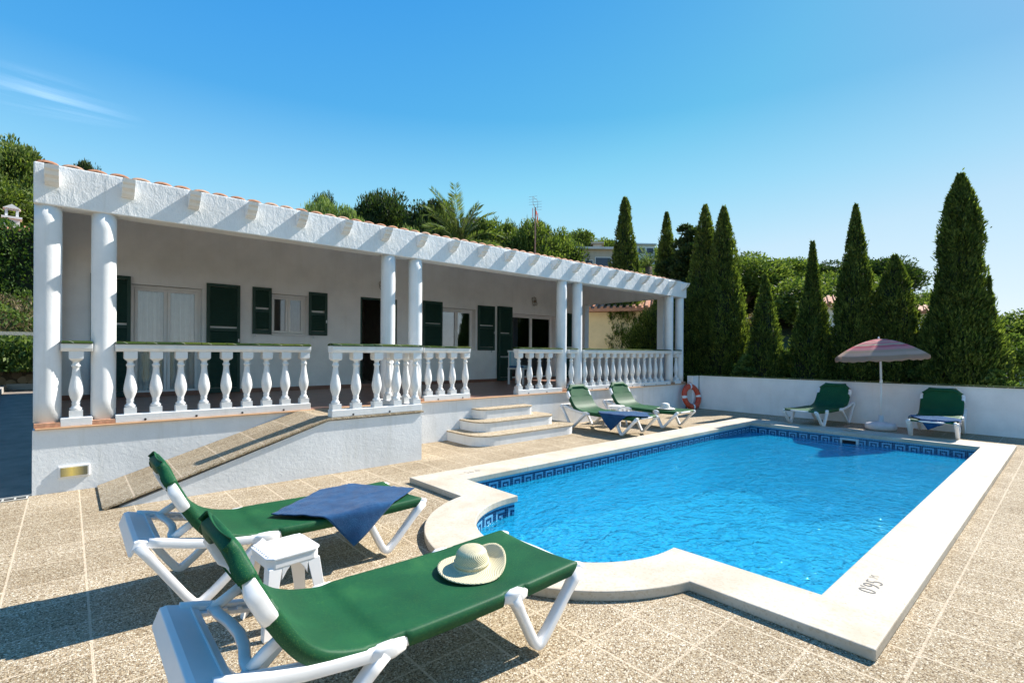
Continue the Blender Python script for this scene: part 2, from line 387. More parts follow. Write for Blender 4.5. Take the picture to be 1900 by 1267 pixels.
# ------------------------------------------------------------------ ground and terrain
def HS(azd):
    xs = [-180, -20, 0, 3, 9, 13, 17, 23, 34, 41, 50, 65, 90, 130, 180]
    ys = [0, 0, 1, 1.8, 4.2, 7, 8, 9.5, 12, 14, 17, 20.5, 21, 10, 0]
    return float(np.interp(azd, xs, ys))
def terrain(x, y):
    rr = math.hypot(x, y); az = math.degrees(math.atan2(y, x))
    t = min(1, max(0, (rr-32)/62)); s = t*t*(3-2*t)*.5 + t*.5
    z = HS(az)*s
    if az > 70:    # the terraced bank beyond the side path
        k = min(1, max(0, (az-70)/12)); b = 0
        if y > 20.6: b = 2.05 + min(1.1, (y-20.6)*.5) + max(0, y-24)*.10
        z = max(z, b*k)
    return z - .04
def build_terrain():
    azs = np.concatenate([np.arange(-180, -20, 8), np.arange(-20, 110, 1.5), np.arange(110, 181, 8)])
    rs = [2, 6, 9, 12, 14, 16, 18, 19, 20, 20.5, 20.7, 21, 22, 23, 24, 26, 28, 31, 35, 40, 46, 52, 58, 65, 72, 80, 88, 96, 110, 140, 200, 400, 900, 2200]
    vs = []; fs = []
    for a in azs:
        for q in rs:
            x, y = q*math.cos(R(a)), q*math.sin(R(a)); z = terrain(x, y)
            if q > 30: z += noise.noise((x*.05, y*.05, 0))*min(2, (q-30)*.05)*(1 if HS(a) > 1 else .1)
            vs.append((x, y, z))
    m = len(rs); na = len(azs)
    for i in range(na-1):
        for j in range(m-1):
            q = (i*m+j, (i+1)*m+j, (i+1)*m+j+1, i*m+j+1)
            if all(-7.8 < vs[k][0] < 13.3 and -8.8 < vs[k][1] < 18 for k in q): continue
            fs.append(q)
    b = MB(); b.add(vs, fs)
    g = NT('dry_hillside'); c = g.ramp(g.noise(.35, 8, .7), [(.35, (.05, .065, .02)), (.5, (.12, .11, .05)), (.65, (.26, .20, .12))])
    mm = g.done(g.pbr(c, .95, g.bump(g.noise(6, 6), .8, .1), .1))
    return tag(b.build('hillside_ground', mm, smooth=True), kind='structure')
build_terrain()

def arc(cx, cy, rad, a0, a1, n): return [(cx+rad*math.cos(R(a0+(a1-a0)*i/n)), cy+rad*math.sin(R(a0+(a1-a0)*i/n))) for i in range(n+1)]
inner = [(3.5, 1.05), (11.08, 1.05), (11.08, 4.70), (3.5, 4.75), (3.5, 3.848)] + arc(3.4, 2.95, .9, 84, 276, 40)[1:-1] + [(3.49, 2.052)]
outer = [(3.05, .67), (11.72, .67), (11.72, 5.2), (3.03, 5.24)] + arc(3.36, 2.95, 1.31, 104, 256, 40)
midl = [(3.2, .8), (11.5, .8), (11.5, 5.0), (3.2, 5.0), (3.2, 4.05)] + arc(3.4, 2.95, 1.1, 100, 260, 24)
patio = fill([[(-8, -9), (13.4, -9), (13.4, 7.4), (-8, 7.4)], midl], 0, 'patio', M['pebble']); tag(patio, kind='structure')

# side path beside the villa
path = MB(); path.add([(-1.3, 7.4, .004), (-.2, 7.4, .004), (-.2, 20, .40), (-1.3, 20, .40)], [(0, 1, 2, 3)])
tag(path.build('side_path', plain('dark_concrete_path', (.24, .20, .165), .9, .2, 4, .5, 50)), kind='structure')
soil = MB(); soil.add([(-9, 7.4, .03), (-1.42, 7.4, .03), (-1.42, 20, .45), (-9, 20, .45)], [(0, 1, 2, 3)])
tag(soil.build('planting_bed', M['soil']), kind='structure')
kb = MB(); kb.add([(-1.42, 7.5, -.1), (-1.3, 7.5, -.1), (-1.3, 20.1, .3), (-1.42, 20.1, .3), (-1.42, 7.5, .12), (-1.3, 7.5, .12), (-1.3, 20.1, .55), (-1.42, 20.1, .55)],
                  [(0,3,2,1),(4,5,6,7),(0,1,5,4),(1,2,6,5),(2,3,7,6),(3,0,4,7)])
kb.box(-1.3, -.1, 20.0, 20.15, .2, .56)
tag(kb.build('kerb', stucco('grey_kerb', (.42, .40, .37))), kind='structure')
# drain grate across the path mouth
dg = empty('drain_grate', (-.8, 7.26, .004), 0, 'pale slotted drain grate across the mouth of the shaded side path', 'drain grate')
b = MB(); b.box(-.6, .5, -.05, .05, 0, .002); b.build('channel', M['black'], dg)
b = MB(); b.box(-.6, .5, -.06, -.045, 0, .008); b.box(-.6, .5, .045, .06, 0, .008)
for i in range(13): b.box(-.6+i*.09, -.585+i*.09, -.045, .045, .002, .008)
b.build('bars', plain('grate_plastic', (.55, .52, .45), .6), dg)

# ------------------------------------------------------------------ swimming pool
pool = empty('swimming_pool', (3.5, 3, 0), 0, 'blue swimming pool with cream coping, key pattern tile band and rounded near end', 'swimming pool')
def rel(o): o.location = (-3.5, -3, 0); return o
rel(fill([outer, inner], .0, 'coping', M['coping'], pool, .065))
cp = bpy.data.objects['coping']; md = cp.modifiers.new('b', 'BEVEL'); md.width = .008; md.segments = 2; md.limit_method = 'ANGLE'; md.angle_limit = R(50)
bas = [(3.47, 1.02), (11.11, 1.02), (11.11, 4.73), (3.47, 4.78), (3.47, 3.87)] + arc(3.4, 2.95, .93, 84, 276, 40)[1:-1] + [(3.47, 2.03)]
def depth(x): return -.80 - .35*max(0, min(1, (x-5)/5))
b = MB(); n = len(bas)
# walls
for i in range(n):
    p, q = bas[i], bas[(i+1) % n]; L = math.hypot(q[0]-p[0], q[1]-p[1]); k = max(1, int(L/.8))
    for j in range(k):
        a = (p[0]+(q[0]-p[0])*j/k, p[1]+(q[1]-p[1])*j/k); c = (p[0]+(q[0]-p[0])*(j+1)/k, p[1]+(q[1]-p[1])*(j+1)/k)
        b.add([(*a, -.002), (*c, -.002), (*c, -1.8), (*a, -1.8)], [(0, 1, 2, 3)])
b.grid(lambda s, t: (2.3+s*9, .9+t*4, depth(2.3+s*9)), 24, 1)
rel(b.build('basin', M['pool'], pool, recalc=False))
# greek key band, one small mosaic at a time
key = ["DDDDDDDD", "DAAAAAAD", "DADDDDAD", "DADAADAD", "DADADDAD", "DADAAAAD", "AADDDDDD"]
key = ["AAAAAAAA", "DDDDDDDD", "DAAAAAAD", "DADDDDAD", "DADAADAD", "DADADDAD", "AADAAAAA", "DDDDDDDD"]
b = MB(); cs = .0245
for i in range(n):
    p, q = Vector(bas[i]), Vector(bas[(i+1) % n])
    if (q-p).length < .001: continue
s_acc = 0.0
for i in range(n):
    p, q = Vector(bas[i]), Vector(bas[(i+1) % n]); L = (q-p).length; t = (q-p)/L; nrm = Vector((-t.y, t.x))  # inward for ccw loop
    k = max(1, round(L/cs)); d = L/k
    for j in range(k):
        uu = int(round(s_acc/cs))+j
        for rw in range(8):
            ch = key[rw][uu % 8]
            z1 = -.004-rw*cs; z0 = z1-cs+.002
            a = p+t*(d*j+.001)+nrm*.004; c = p+t*(d*(j+1)-.001)+nrm*.004
            if i == 1 and 3.95 < 0: continue
            b.add([(*a, z0), (*c, z0), (*c, z1), (*a, z1)], [(0, 1, 2, 3)], 0 if ch == 'D' else 1)
    s_acc += L
rel(b.build('tile_band', [M['navy'], M['aqua']], pool, recalc=False))
# skimmer mouth on the far wall with its round lid in the deck
b = MB(); b.box(11.06, 11.104, 2.72, 3.02, -.17, -.04); sk = rel(b.build('skimmer', plain('skimmer_plastic', (.55, .66, .66), .4), pool))
b = MB(); b.box(11.052, 11.059, 2.76, 2.98, -.15, -.075); b.build('skimmer_mouth', M['black'], sk)
b = MB(); b.lathe([(.0, 0), (.14, 0), (.15, .004), (.15, .012), (.0, .012)], (11.5, 2.95, .066), 28, cap=False); rel(b.build('skimmer_lid', M['coping'], pool, smooth=False))
# depth markings, dark numerals laid in the coping
def text_mesh(s, size, loc, rz, name, mat, parent):
    cu = bpy.data.curves.new(name, 'FONT'); cu.body = s; cu.size = size; cu.align_x = 'CENTER'; cu.align_y = 'CENTER'; cu.space_character = 1.05; cu.offset = -.0015
    t = bpy.data.objects.new(name, cu); col.objects.link(t); bpy.context.view_layer.update()
    me = bpy.data.meshes.new_from_object(t.evaluated_get(bpy.context.evaluated_depsgraph_get())); bpy.data.objects.remove(t)
    o = bpy.data.objects.new(name, me); me.materials.clear(); me.materials.append(mat); col.objects.link(o); o.parent = parent
    o.location = loc; o.rotation_euler = (0, 0, rz); return o
M['ink'] = plain('dark_numerals', (.09, .085, .08), .6, .3, 40)
text_mesh("0'95", .135, (3.86-3.5, .87-3, .0675), 0, 'depth_marking', M['ink'], pool)
text_mesh("M", .075, (4.04-3.5, .895-3, .0675), 0, 'depth_marking', M['ink'], pool)
M['ink2'] = plain('worn_numerals', (.40, .36, .30), .7, .35, 40)
text_mesh("0'95", .135, (3.77-3.5, 5.0-3, .0675), math.pi, 'depth_marking', M['ink2'], pool)
text_mesh("M", .075, (3.59-3.5, 4.98-3, .0675), math.pi, 'depth_marking', M['ink2'], pool)
wf = fill([[(p[0], p[1]) for p in bas]], -.135, 'pool_water', M['water']); tag(wf, kind='structure')

# ------------------------------------------------------------------ villa
YF, YB, ZF, ZB, ZT = 7.33, 11.1, .70, 3.10, 3.54
XL, XR = -.28, 13.02
villa = empty('villa', (6, 12, 0), 0, 'long white single storey villa with columned porch, dark green shutters and tiled roof', 'house')
def V(o): o.location = (-6, -12, 0); return o
b = MB(); b.box(XL, XR, YF, 18, -.2, ZF-.012); V(b.build('plinth', M['white'], villa))
b = MB(); b.box(XL+.02, XR-.02, YF-.035, YB, ZF-.01, ZF+.008); V(b.build('terrace_edge', plain('orange_edge_tile', (.60, .36, .20), .7, .15, 9), villa, bevel=.004))
b = MB(); b.add([(XL+.2, YF+.02, ZF+.012), (XR, YF+.02, ZF+.012), (XR, YB, ZF+.012), (XL+.2, YB, ZF+.012)], [(0, 1, 2, 3)]); V(b.build('porch_floor', M['floor'], villa))
# back wall with its openings
ops = [(.837, 1.92, ZF, 2.72), (3.15, 3.90, 1.87, 2.74), (5.10, 6.05, ZF, 2.82), (7.356, 8.47, 1.60, 2.72), (9.78, 11.65, ZF, 2.70)]
b = MB(); x = XL
for (a, c, z0, z1) in ops:
    b.box(x, a, YB, YB+.25, ZF, 3.97); b.box(a, c, YB, YB+.25, z1, 3.97)
    if z0 > ZF: b.box(a, c, YB, YB+.25, ZF, z0)
    x = c
b.box(x, XR, YB, YB+.25, ZF, 3.97)
V(b.build('porch_back_wall', M['smooth'], villa))
b = MB(); b.prism([(YF+.27, 3.13), (YB, 3.13), (YB, 3.95), (YF+.27, 3.5)], XL, XL+.2, 'x'); b.box(XL, XL+.2, YB-.25, YB, ZF, 3.13); b.box(XL, XL+.2, 7.93, 8.13, ZF, 3.13); b.box(XL+.04, XL+.16, 8.13, YB-.25, ZF, 1.5); b.box(XL, XL+.2, YB+.25, 18, ZF, 3.55); b.box(XR-.2, XR, YB+.25, 18, ZF, 3.55); b.box(XL+.2, XR-.2, 17.8, 18, ZF, 3.55)  # left porch end is unseen; opened like the right to let in light
V(b.build('outer_wall', M['white'], villa))
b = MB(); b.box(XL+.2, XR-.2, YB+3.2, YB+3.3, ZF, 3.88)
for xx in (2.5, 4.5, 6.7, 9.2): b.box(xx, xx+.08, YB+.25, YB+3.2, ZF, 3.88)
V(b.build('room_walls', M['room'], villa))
b = MB(); b.prism([(YF+.28, 3.43), (YB, 3.90), (17.7, 3.90), (17.7, 3.93), (YB, 3.93), (YF+.28, 3.46)], XL+.2, XR-.2, 'x'); V(b.build('ceiling', M['smooth'], villa))
b = MB(); b.box(XL, XR, YB-.012, YB-.001, ZF+.013, ZF+.09)
V(b.build('skirting', plain('skirting_tile', (.24, .11, .07), .5), villa))
# side lintel, pilasters and low wall at the right end
b = MB(); b.prism([(YF+.27, 3.13), (YB, 3.13), (YB, 3.95), (YF+.27, 3.5)], XR-.2, XR, 'x'); b.box(XR-.2, XR, YB-.25, YB, ZF, 3.13); b.box(XR-.2, XR, 7.93, 8.13, ZF, 3.13); b.box(XR-.16, XR-.04, 8.13, YB-.25, ZF, 1.5)
V(b.build('side_frame', M['smooth'], villa))
# front beam
b = MB(); b.box(XL, XR+.02, YF, YF+.27, ZB, ZT); V(b.build('porch_beam', M['rough'], villa, bevel=.012))
prof = [(YF+.03, ZT-.056), (YF-.195, ZT-.056), (YF-.185, ZT-.095), (YF-.160, ZT-.115), (YF-.145, ZT-.15), (YF-.100, ZT-.175), (YF-.080, ZT-.205), (YF-.035, ZT-.23), (YF+.03, ZT-.24)]
for k in range(21):
    b = MB(); x0 = -.193+.648*k; b.prism(prof, x0, x0+.115, 'x'); V(b.build('corbel', M['stone_white'], villa))
# columns
cyl = lambda: None
ncol = [-.165, .309, 3.899, 4.404, 8.032, 8.545, 12.347, 12.885]
for cxx in ncol:
    b = MB(); pr = [(.115, ZF+.06)] + [(.115+.0006*math.sin(i*2.1), ZF+.1+(ZB-ZF-.1)*i/12) for i in range(1, 12)] + [(.114, ZB+.01)]
    b.lathe(pr, (cxx, YF+.13, 0), 28); o = V(b.build('column', M['colm'], villa, smooth=True))
    for p in o.data.polygons:
        if len(p.vertices) > 4: p.use_smooth = False
    b = MB(); b.box(max(XL+.01, cxx-.125), cxx+.125, YF-.004, YF+.27, ZF+.009, ZF+.06)
    V(b.build('column_base', plain('orange_base_tile', (.52, .27, .16), .75, .3, 30), villa, bevel=.004))
# roof with barrel tiles
def rz_(y): return 3.56+(y-7.42)*.135 if y < 14.6 else 3.56+(14.6-7.42)*.135-(y-14.6)*.2
b = MB(); b.box(XL+.1, XR+.02, YF+.11, YF+.2, ZT, 3.572); V(b.build('eave_mortar', M['termix'], villa, bevel=.006))
b = MB(); b.prism([(YF+.2, 3.50), (YF+.2, 3.56), (14.6, rz_(14.6)-.03), (18.2, rz_(18.2)-.03), (18.2, 3.6), (YB, 3.97)], XL, XR, 'x'); V(b.build('roof_slab', M['white'], villa))
b = MB(); NTL = 64; wt = (XR-XL)/NTL
random.seed(3)
for i in range(NTL):
    xc = XL+wt*(i+.5)
    y = YF+.13+random.uniform(-.012, .012); row = 0
    while y < 15.0:
        y2 = y+.40; rr0 = wt*.50; ji = random.uniform(-.006, .006)
        n8 = 8
        vs = []
        for (yy, up, k_) in ((y, .022, 1.0), (y2, .0, .82), (y, .006, .86)):
            for j in range(n8+1):
                a = math.pi*j/n8; vs.append((xc+ji+rr0*k_*math.cos(a), yy, rz_(yy)-.032+up+rr0*k_*.5*math.sin(a)))
        m9 = n8+1
        fs = [(j, j+1, m9+j+1, m9+j) for j in range(n8)] + [(j, 2*m9+j, 2*m9+j+1, j+1) for j in range(n8)]
        b.add(vs, fs, 0 if random.random() < .7 else 1)
        y += .34; row += 1
        if row > 6: break
V(b.build('roof_tiles', [M['terracotta'], plain('pale_terracotta', (.50, .30, .20), .8, .3, 12)], villa, smooth=True, recalc=False))
b = MB(); b.grid(lambda s, t: (XL+(XR-XL)*s, 9.2+t*9, rz_(9.2+t*9)+.04+.03*abs(math.sin(s*NTL*math.pi))), NTL*4, 10); V(b.build('upper_tiles', M['terracotta'], villa, smooth=True))
# small clay vent on the roof
b = MB(); b.lathe([(.06, 0), (.06, .28), (.1, .3), (.1, .33), (.04, .4)], (10.0, 10.9, rz_(10.9)), 12); V(b.build('roof_vent', M['terracotta'], villa))

# windows
def window(x0, x1, z0, z1, sashes, curtain=None, fw=.05, reveal=.15):
    y = YB+reveal; t = MB()
    t.box(x0, x1, y, y+.06, z1-fw, z1); t.box(x0, x1, y, y+.06, z0, z0+fw); t.box(x0, x0+fw, y, y+.06, z0+fw, z1-fw); t.box(x1-fw, x1, y, y+.06, z0+fw, z1-fw)
    n = sashes; wv = (x1-x0-2*fw)/n
    for k in range(n):
        a = x0+fw+wv*k; c = a+wv; s = .05
        t.box(a, c, y-.018, y+.03, z1-fw-s, z1-fw-.004); t.box(a, c, y-.018, y+.03, z0+fw+.004, z0+fw+s); t.box(a+.003, a+s, y-.018, y+.03, z0+fw+s, z1-fw-s); t.box(c-s, c-.003, y-.018, y+.03, z0+fw+s, z1-fw-s)
    fr = V(t.build('window', M['joinery'], villa, bevel=.004))
    g = MB()
    for k in range(n):
        a = x0+fw+wv*k+.045; c = a+wv-.09; g.box(a, c, y+.004, y+.010, z0+fw+.045, z1-fw-.045)
    g.build('pane', M['glass'], fr)
    if curtain:
        for (a, c) in curtain:
            m = MB(); m.grid(lambda s, t_: (a+(c-a)*s, y+.10+.025*math.sin(s*(c-a)*62+math.sin(s*9)*1.3)+.008*math.sin(s*(c-a)*150), z0+.03+(z1-z0-.08)*t_), 120, 1)
            m.build('curtain', M['curtain'], fr, smooth=True)
    if z0 > ZF+.1:
        m = MB(); m.box(x0+.003, x1-.003, YB-.03, y-.02, z0+.001, z0+.02); m.build('sill', M['joinery'], fr)
    return fr
window(.839, 1.918, ZF+.02, 2.718, 2, [(.88, 1.90)])
window(3.152, 3.898, 1.873, 2.738, 2)
window(7.358, 8.468, 1.603, 2.718, 2)
window(9.782, 11.648, ZF+.02, 2.698, 2, [(11.3, 11.6)])
# reveal return strips seen right of the frames are part of the wall opening; open green door
def shutter(x0, x1, z0, z1, y=YB-.05, slats=True, rails=(.58,)):
    t = MB(); st = .055
    t.box(x0, x0+st, y, y+.035, z0, z1); t.box(x1-st, x1, y, y+.035, z0, z1)
    zz = [z0+st/2+.02] + [z0+(z1-z0)*q for q in rails] + [z1-st/2]
    t.box(x0+st, x1-st, y+.001, y+.034, z0, z0+.09); t.box(x0+st, x1-st, y+.001, y+.034, z1-.06, z1)
    for q in rails: t.box(x0+st, x1-st, y+.001, y+.034, z0+(z1-z0)*q-.03, z0+(z1-z0)*q+.03)
    o = V(t.build('shutter', M['shutter'], villa, bevel=.003))
    s = MB(); z = z0+.10
    bands = [z0+(z1-z0)*q for q in rails]
    while z < z1-.075:
        if all(abs(z-q) > .042 for q in bands):
            s.add([(x0+st, y+.006, z), (x1-st, y+.006, z), (x1-st, y+.030, z+.034), (x0+st, y+.030, z+.034), (x0+st, y+.006, z+.007), (x1-st, y+.006, z+.007), (x1-st, y+.030, z+.041), (x0+st, y+.030, z+.041)],
                  [(0,1,2,3),(4,7,6,5),(0,4,5,1),(1,5,6,2),(2,6,7,3),(3,7,4,0)])
        z += .034
    s.build('slats', M['shutter'], o)
    return o
shutter(.283, .825, ZF+.03, 2.84); shutter(1.985, 2.563, ZF+.03, 2.84)
shutter(2.79, 3.15, 1.89, 2.84, rails=(.5,)); shutter(3.91, 4.31, 1.89, 2.83, rails=(.5,))
shutter(6.77, 7.35, 1.58, 2.85, rails=(.52,)); shutter(8.53, 9.13, 1.60, 2.85, rails=(.52,))
shutter(9.235, 9.75, ZF+.03, 2.87, YB-.05, rails=(.3, .62)); shutter(9.25, 9.765, ZF+.03, 2.87, YB-.09, rails=(.3, .62)); shutter(12.02, 12.6, ZF+.03, 2.83, rails=(.45,))
for (xx, zz) in ((2.535, 1.75), (4.285, 2.2), (9.10, 2.1), (2.83, 1.86), (4.0, 1.85), (9.0, 1.57)):
    b = MB(); b.box(xx-.012, xx+.012, YB-.065, YB-.052, zz-.03, zz+.03); V(b.build('shutter_catch', M['metal'], villa))
# entrance door standing open
b = MB(); b.box(5.10, 5.15, YB+.02, YB+.12, ZF+.02, 2.82); b.box(6.0, 6.05, YB+.02, YB+.12, ZF+.02, 2.82); b.box(5.15, 6.0, YB+.02, YB+.12, 2.77, 2.82)
dr = V(b.build('door_frame', M['shutter'], villa))
b = MB(); b.box(5.16, 5.20, YB+.12, YB+.95, ZF+.03, 2.76); b.build('door_leaf', M['shutter'], dr, bevel=.004)
b = MB(); b.tube([(5.21, YB+.86, 1.75), (5.26, YB+.86, 1.75), (5.26, YB+.76, 1.75)], .01, 6); b.build('handle', M['metal'], dr)
# wrought iron wall sconces
for xs in (10.70, 5.66):
    b = MB()
    for k in range(3):
        ss = (k-1)*.06; b.tube([(xs+ss+.05*math.sin(q*.7)*(1 if k != 1 else .3), YB-.03-.01*k, 2.98+.25*q/9) for q in range(10)], .006, 5)
    b.tube([(xs+.09*math.cos(R(q)), YB-.03, 3.11+.13*math.sin(R(q))) for q in range(0, 360, 20)], .006, 5, closed=True)
    b.lathe([(.0, 0), (.035, .01), (.045, .06), (.03, .09), (0, .09)], (xs, YB-.07, 3.06), 10, cap=False); V(b.build('wall_sconce', plain('rusty_iron', (.28, .24, .20), .7), villa))
# light box in the plinth
b = MB(); b.box(-.075, .19, YF-.022, YF, .15, .28); lb = V(b.build('bulkhead_light', M['plastic'], villa, bevel=.006))
b = MB(); b.box(-.055, .17, YF-.030, YF-.0225, .168, .262)
g = NT('amber_lens_painted_glow'); x = g.sep(); c = g.ramp(g.math('ABSOLUTE', g.math('SUBTRACT', x[0], .035)), [(0, (.85, .62, .16)), (.045, (.55, .42, .15)), (.11, (.16, .15, .09))])  # bulb glow painted on: bright amber middle, darker towards the ends
b.build('lens', g.done(g.pbr(c, .25, g.bump(g.noise(60), .5, .004))), lb)

# ------------------------------------------------------------------ balustrades
BZ0, BZ1 = .80, 1.53
def baluster_mesh():
    b = MB(); h = BZ1-BZ0
    b.box(-.052, .052, -.052, .052, 0, .075)
    pr = [(.036, .07), (.048, .085), (.05, .10), (.036, .115), (.030, .14), (.036, .155), (.030, .165), (.040, .20), (.054, .25), (.058, .29), (.055, .33), (.045, .40), (.034, .47), (.029, .53), (.030, .555), (.038, .565), (.038, .58), (.028, .59), (.028, .615), (.042, .635)]
    b.lathe(pr, (0, 0, 0), 20, cap=False)
    b.add([(x_*q, y_*q, z) for z, q in ((.63, .040), (.65, .056), (h, .056)) for (x_, y_) in ((-1,-1),(1,-1),(1,1),(-1,1))],
          [(0,1,5,4),(1,2,6,5),(2,3,7,6),(3,0,4,7),(4,5,9,8),(5,6,10,9),(6,7,11,10),(7,4,8,11),(0,3,2,1),(8,9,10,11)])
    b.v = [(x*1.13, y*1.13, z) for x, y, z in b.v]; me = b.build('baluster_source', M['stone_white'])
    m = me.data; bpy.data.objects.remove(me)
    for p in m.polygons:
        p.use_smooth = abs(p.normal.z) < .98 and len(p.vertices) == 4 and p.area < .0012
    return m
BAL = baluster_mesh()
def rail(label, p0, p1, xs, zb=ZF, ends=(0, 0), wd=.075, base=True):
    """balustrade section from p0 to p1 (world XY), balusters at distances xs from p0"""
    p0 = Vector((*p0, 0)); p1 = Vector((*p1, 0)); L = (p1-p0).length; a = math.atan2(p1.y-p0.y, p1.x-p0.x)
    root = empty('balustrade', p0, a, label, 'balustrade', 'white balustrade sections round the porch')
    b = MB(); b.box(0, L, -wd, wd, zb+.009, BZ0); o = b.build('base_course', M['stone_white'], root, bevel=.006)
    if base:
        m = MB(); k = .28
        while k < L-.1: m.tube([(k, -wd+.004, zb+.03), (k, -wd-.003, zb+.03)], .014, 8); k += .52
        m.build('weep_hole', M['black'], o)
    b = MB(); b.prism([(-.065, BZ1), (.065, BZ1), (.085, BZ1+.035), (.085, BZ1+.085), (-.085, BZ1+.085), (-.085, BZ1+.035)], 0, L, 'x')
    b.build('handrail', M['stone_white'], root, bevel=.005)
    b = MB(); t0 = .0
    while t0 < L-.02:
        t1 = min(L, t0+.283); jz = random.uniform(0, .004)
        pr = [(-.10, BZ1+.086), (.10, BZ1+.086), (.10, BZ1+.098+jz), (.07, BZ1+.112+jz), (0, BZ1+.119+jz), (-.07, BZ1+.112+jz), (-.10, BZ1+.098+jz)]
        b.prism(pr, t0+.003, t1-.003, 'x'); t0 = t1
    b.build('cap_tiles', M['tilegreen'], root, bevel=.004)
    for q in xs:
        c = bpy.data.objects.new('baluster', BAL); col.objects.link(c); c.parent = root; c.location = (q, 0, BZ0-.001)
    return root
yr = YF+.07
rail('single baluster section of balustrade between the two leftmost columns', (-.06, yr), (.21, yr), [.13])
rail('longest near balustrade section, left of the ramp, with nine balusters', (.41, yr), (2.62, yr), [.552-.41, .80-.41, 1.053-.41, 1.303-.41, 1.553-.41, 1.80-.41, 2.045-.41, 2.29-.41, 2.545-.41])
rail('balustrade section behind the ramp landing, ending at the top of the steps', (4.51, yr), (5.48, yr), [.12, .37, .62, .905])
rail('short balustrade section on the right side of the steps, left of a column', (6.66, yr), (7.93, yr), [.07, .37, .65, .92])
rail('single baluster section between the third pair of columns', (8.14, yr), (8.44, yr), [.15])
rail('far balustrade section with thirteen balusters behind the sun loungers', (8.64, yr), (12.24, yr), [.10+.26*k for k in range(13)])
rail('single baluster section between the two rightmost columns', (12.45, yr), (12.78, yr), [.16])
# ------------------------------------------------------------------ ramp and landing
rb = empty('ramp', (3, 6.8, 0), 0, 'pebble surfaced access ramp with white side wall rising to the porch', 'ramp')
def RR(o): o.location = (-3, -6.8, 0); return o
Y0 = 6.24
b = MB(); b.prism([(.30, -.1), (3.81, -.1), (3.81, ZF-.03), (2.46, ZF-.03), (.30, -.028)], Y0+.012, YF-.002, 'y'); RR(b.build('side_wall', M['white'], rb))
b = MB(); b.prism([(.27, .0), (2.45, ZF-.02), (3.83, ZF-.02), (3.83, ZF+.004), (2.44, ZF+.004), (.25, .02)], Y0-.012, YF-.004, 'y'); RR(b.build('ramp_surface', M['pebble_ramp'], rb, bevel=.004))
rail('front balustrade on the ramp landing with a weathered end post', (2.50, Y0+.075), (3.81, Y0+.075), [.07, .345, .64, .93, 1.235], wd=.07)
rail('side balustrade on the right edge of the ramp landing, stained cream', (3.735, Y0+.16), (3.735, YF-.01), [.18, .45, .72], wd=.07)
# ------------------------------------------------------------------ steps
st = empty('steps', (6.1, 7, 0), 0, 'three white steps with rounded corners and pebble treads up to the porch', 'steps')
def step(x0, x1, y0, z0, z1, rad):
    def outl(e): 
        pts = [(x0-e, YF-.004)] + arc(x0+rad, y0+rad, rad+e, 180, 270, 12) + arc(x1-rad, y0+rad, rad+e, 270, 360, 12) + [(x1+e, YF-.004)]
        return pts
    b = MB(); b.prism(outl(0), z0, z1-.022, 'z'); o = b.build('step', M['white'], st); o.location = (-6.1, -7, 0)
    b = MB(); b.prism(outl(.014), z1-.022, z1, 'z'); b.build('tread', M['pebble_step'], o, bevel=.005)
step(4.98, 7.42, 6.40, -.05, .175, .34); step(5.25, 7.12, 6.72, .16, .35, .24); step(5.52, 6.80, 7.03, .33, .525, .12)

# ------------------------------------------------------------------ garden wall
gw = empty('garden_wall', (13.4, 3, 0), 0, 'low white garden wall with green tiled cap behind the pool', 'wall')
b = MB(); b.box(13.36-13.4, 13.52-13.4, -14, 4.1, -.2, .925); b.box(XR-13.4, 13.36-13.4, 4.12, 4.28, -.2, .925); b.build('wall_body', M['smooth'], gw)
b = MB(); y = -14
while y < 4.25:
    b.box(13.34-13.4, 13.54-13.4, y+.003, min(y+.283, 4.3)-.003, .926, .955+random.uniform(0, .004)); y += .283
b.box(XR-13.4, 13.335-13.4, 4.10, 4.30, .926, .957); b.build('cap_tiles', M['tilegreen'], gw, bevel=.006)

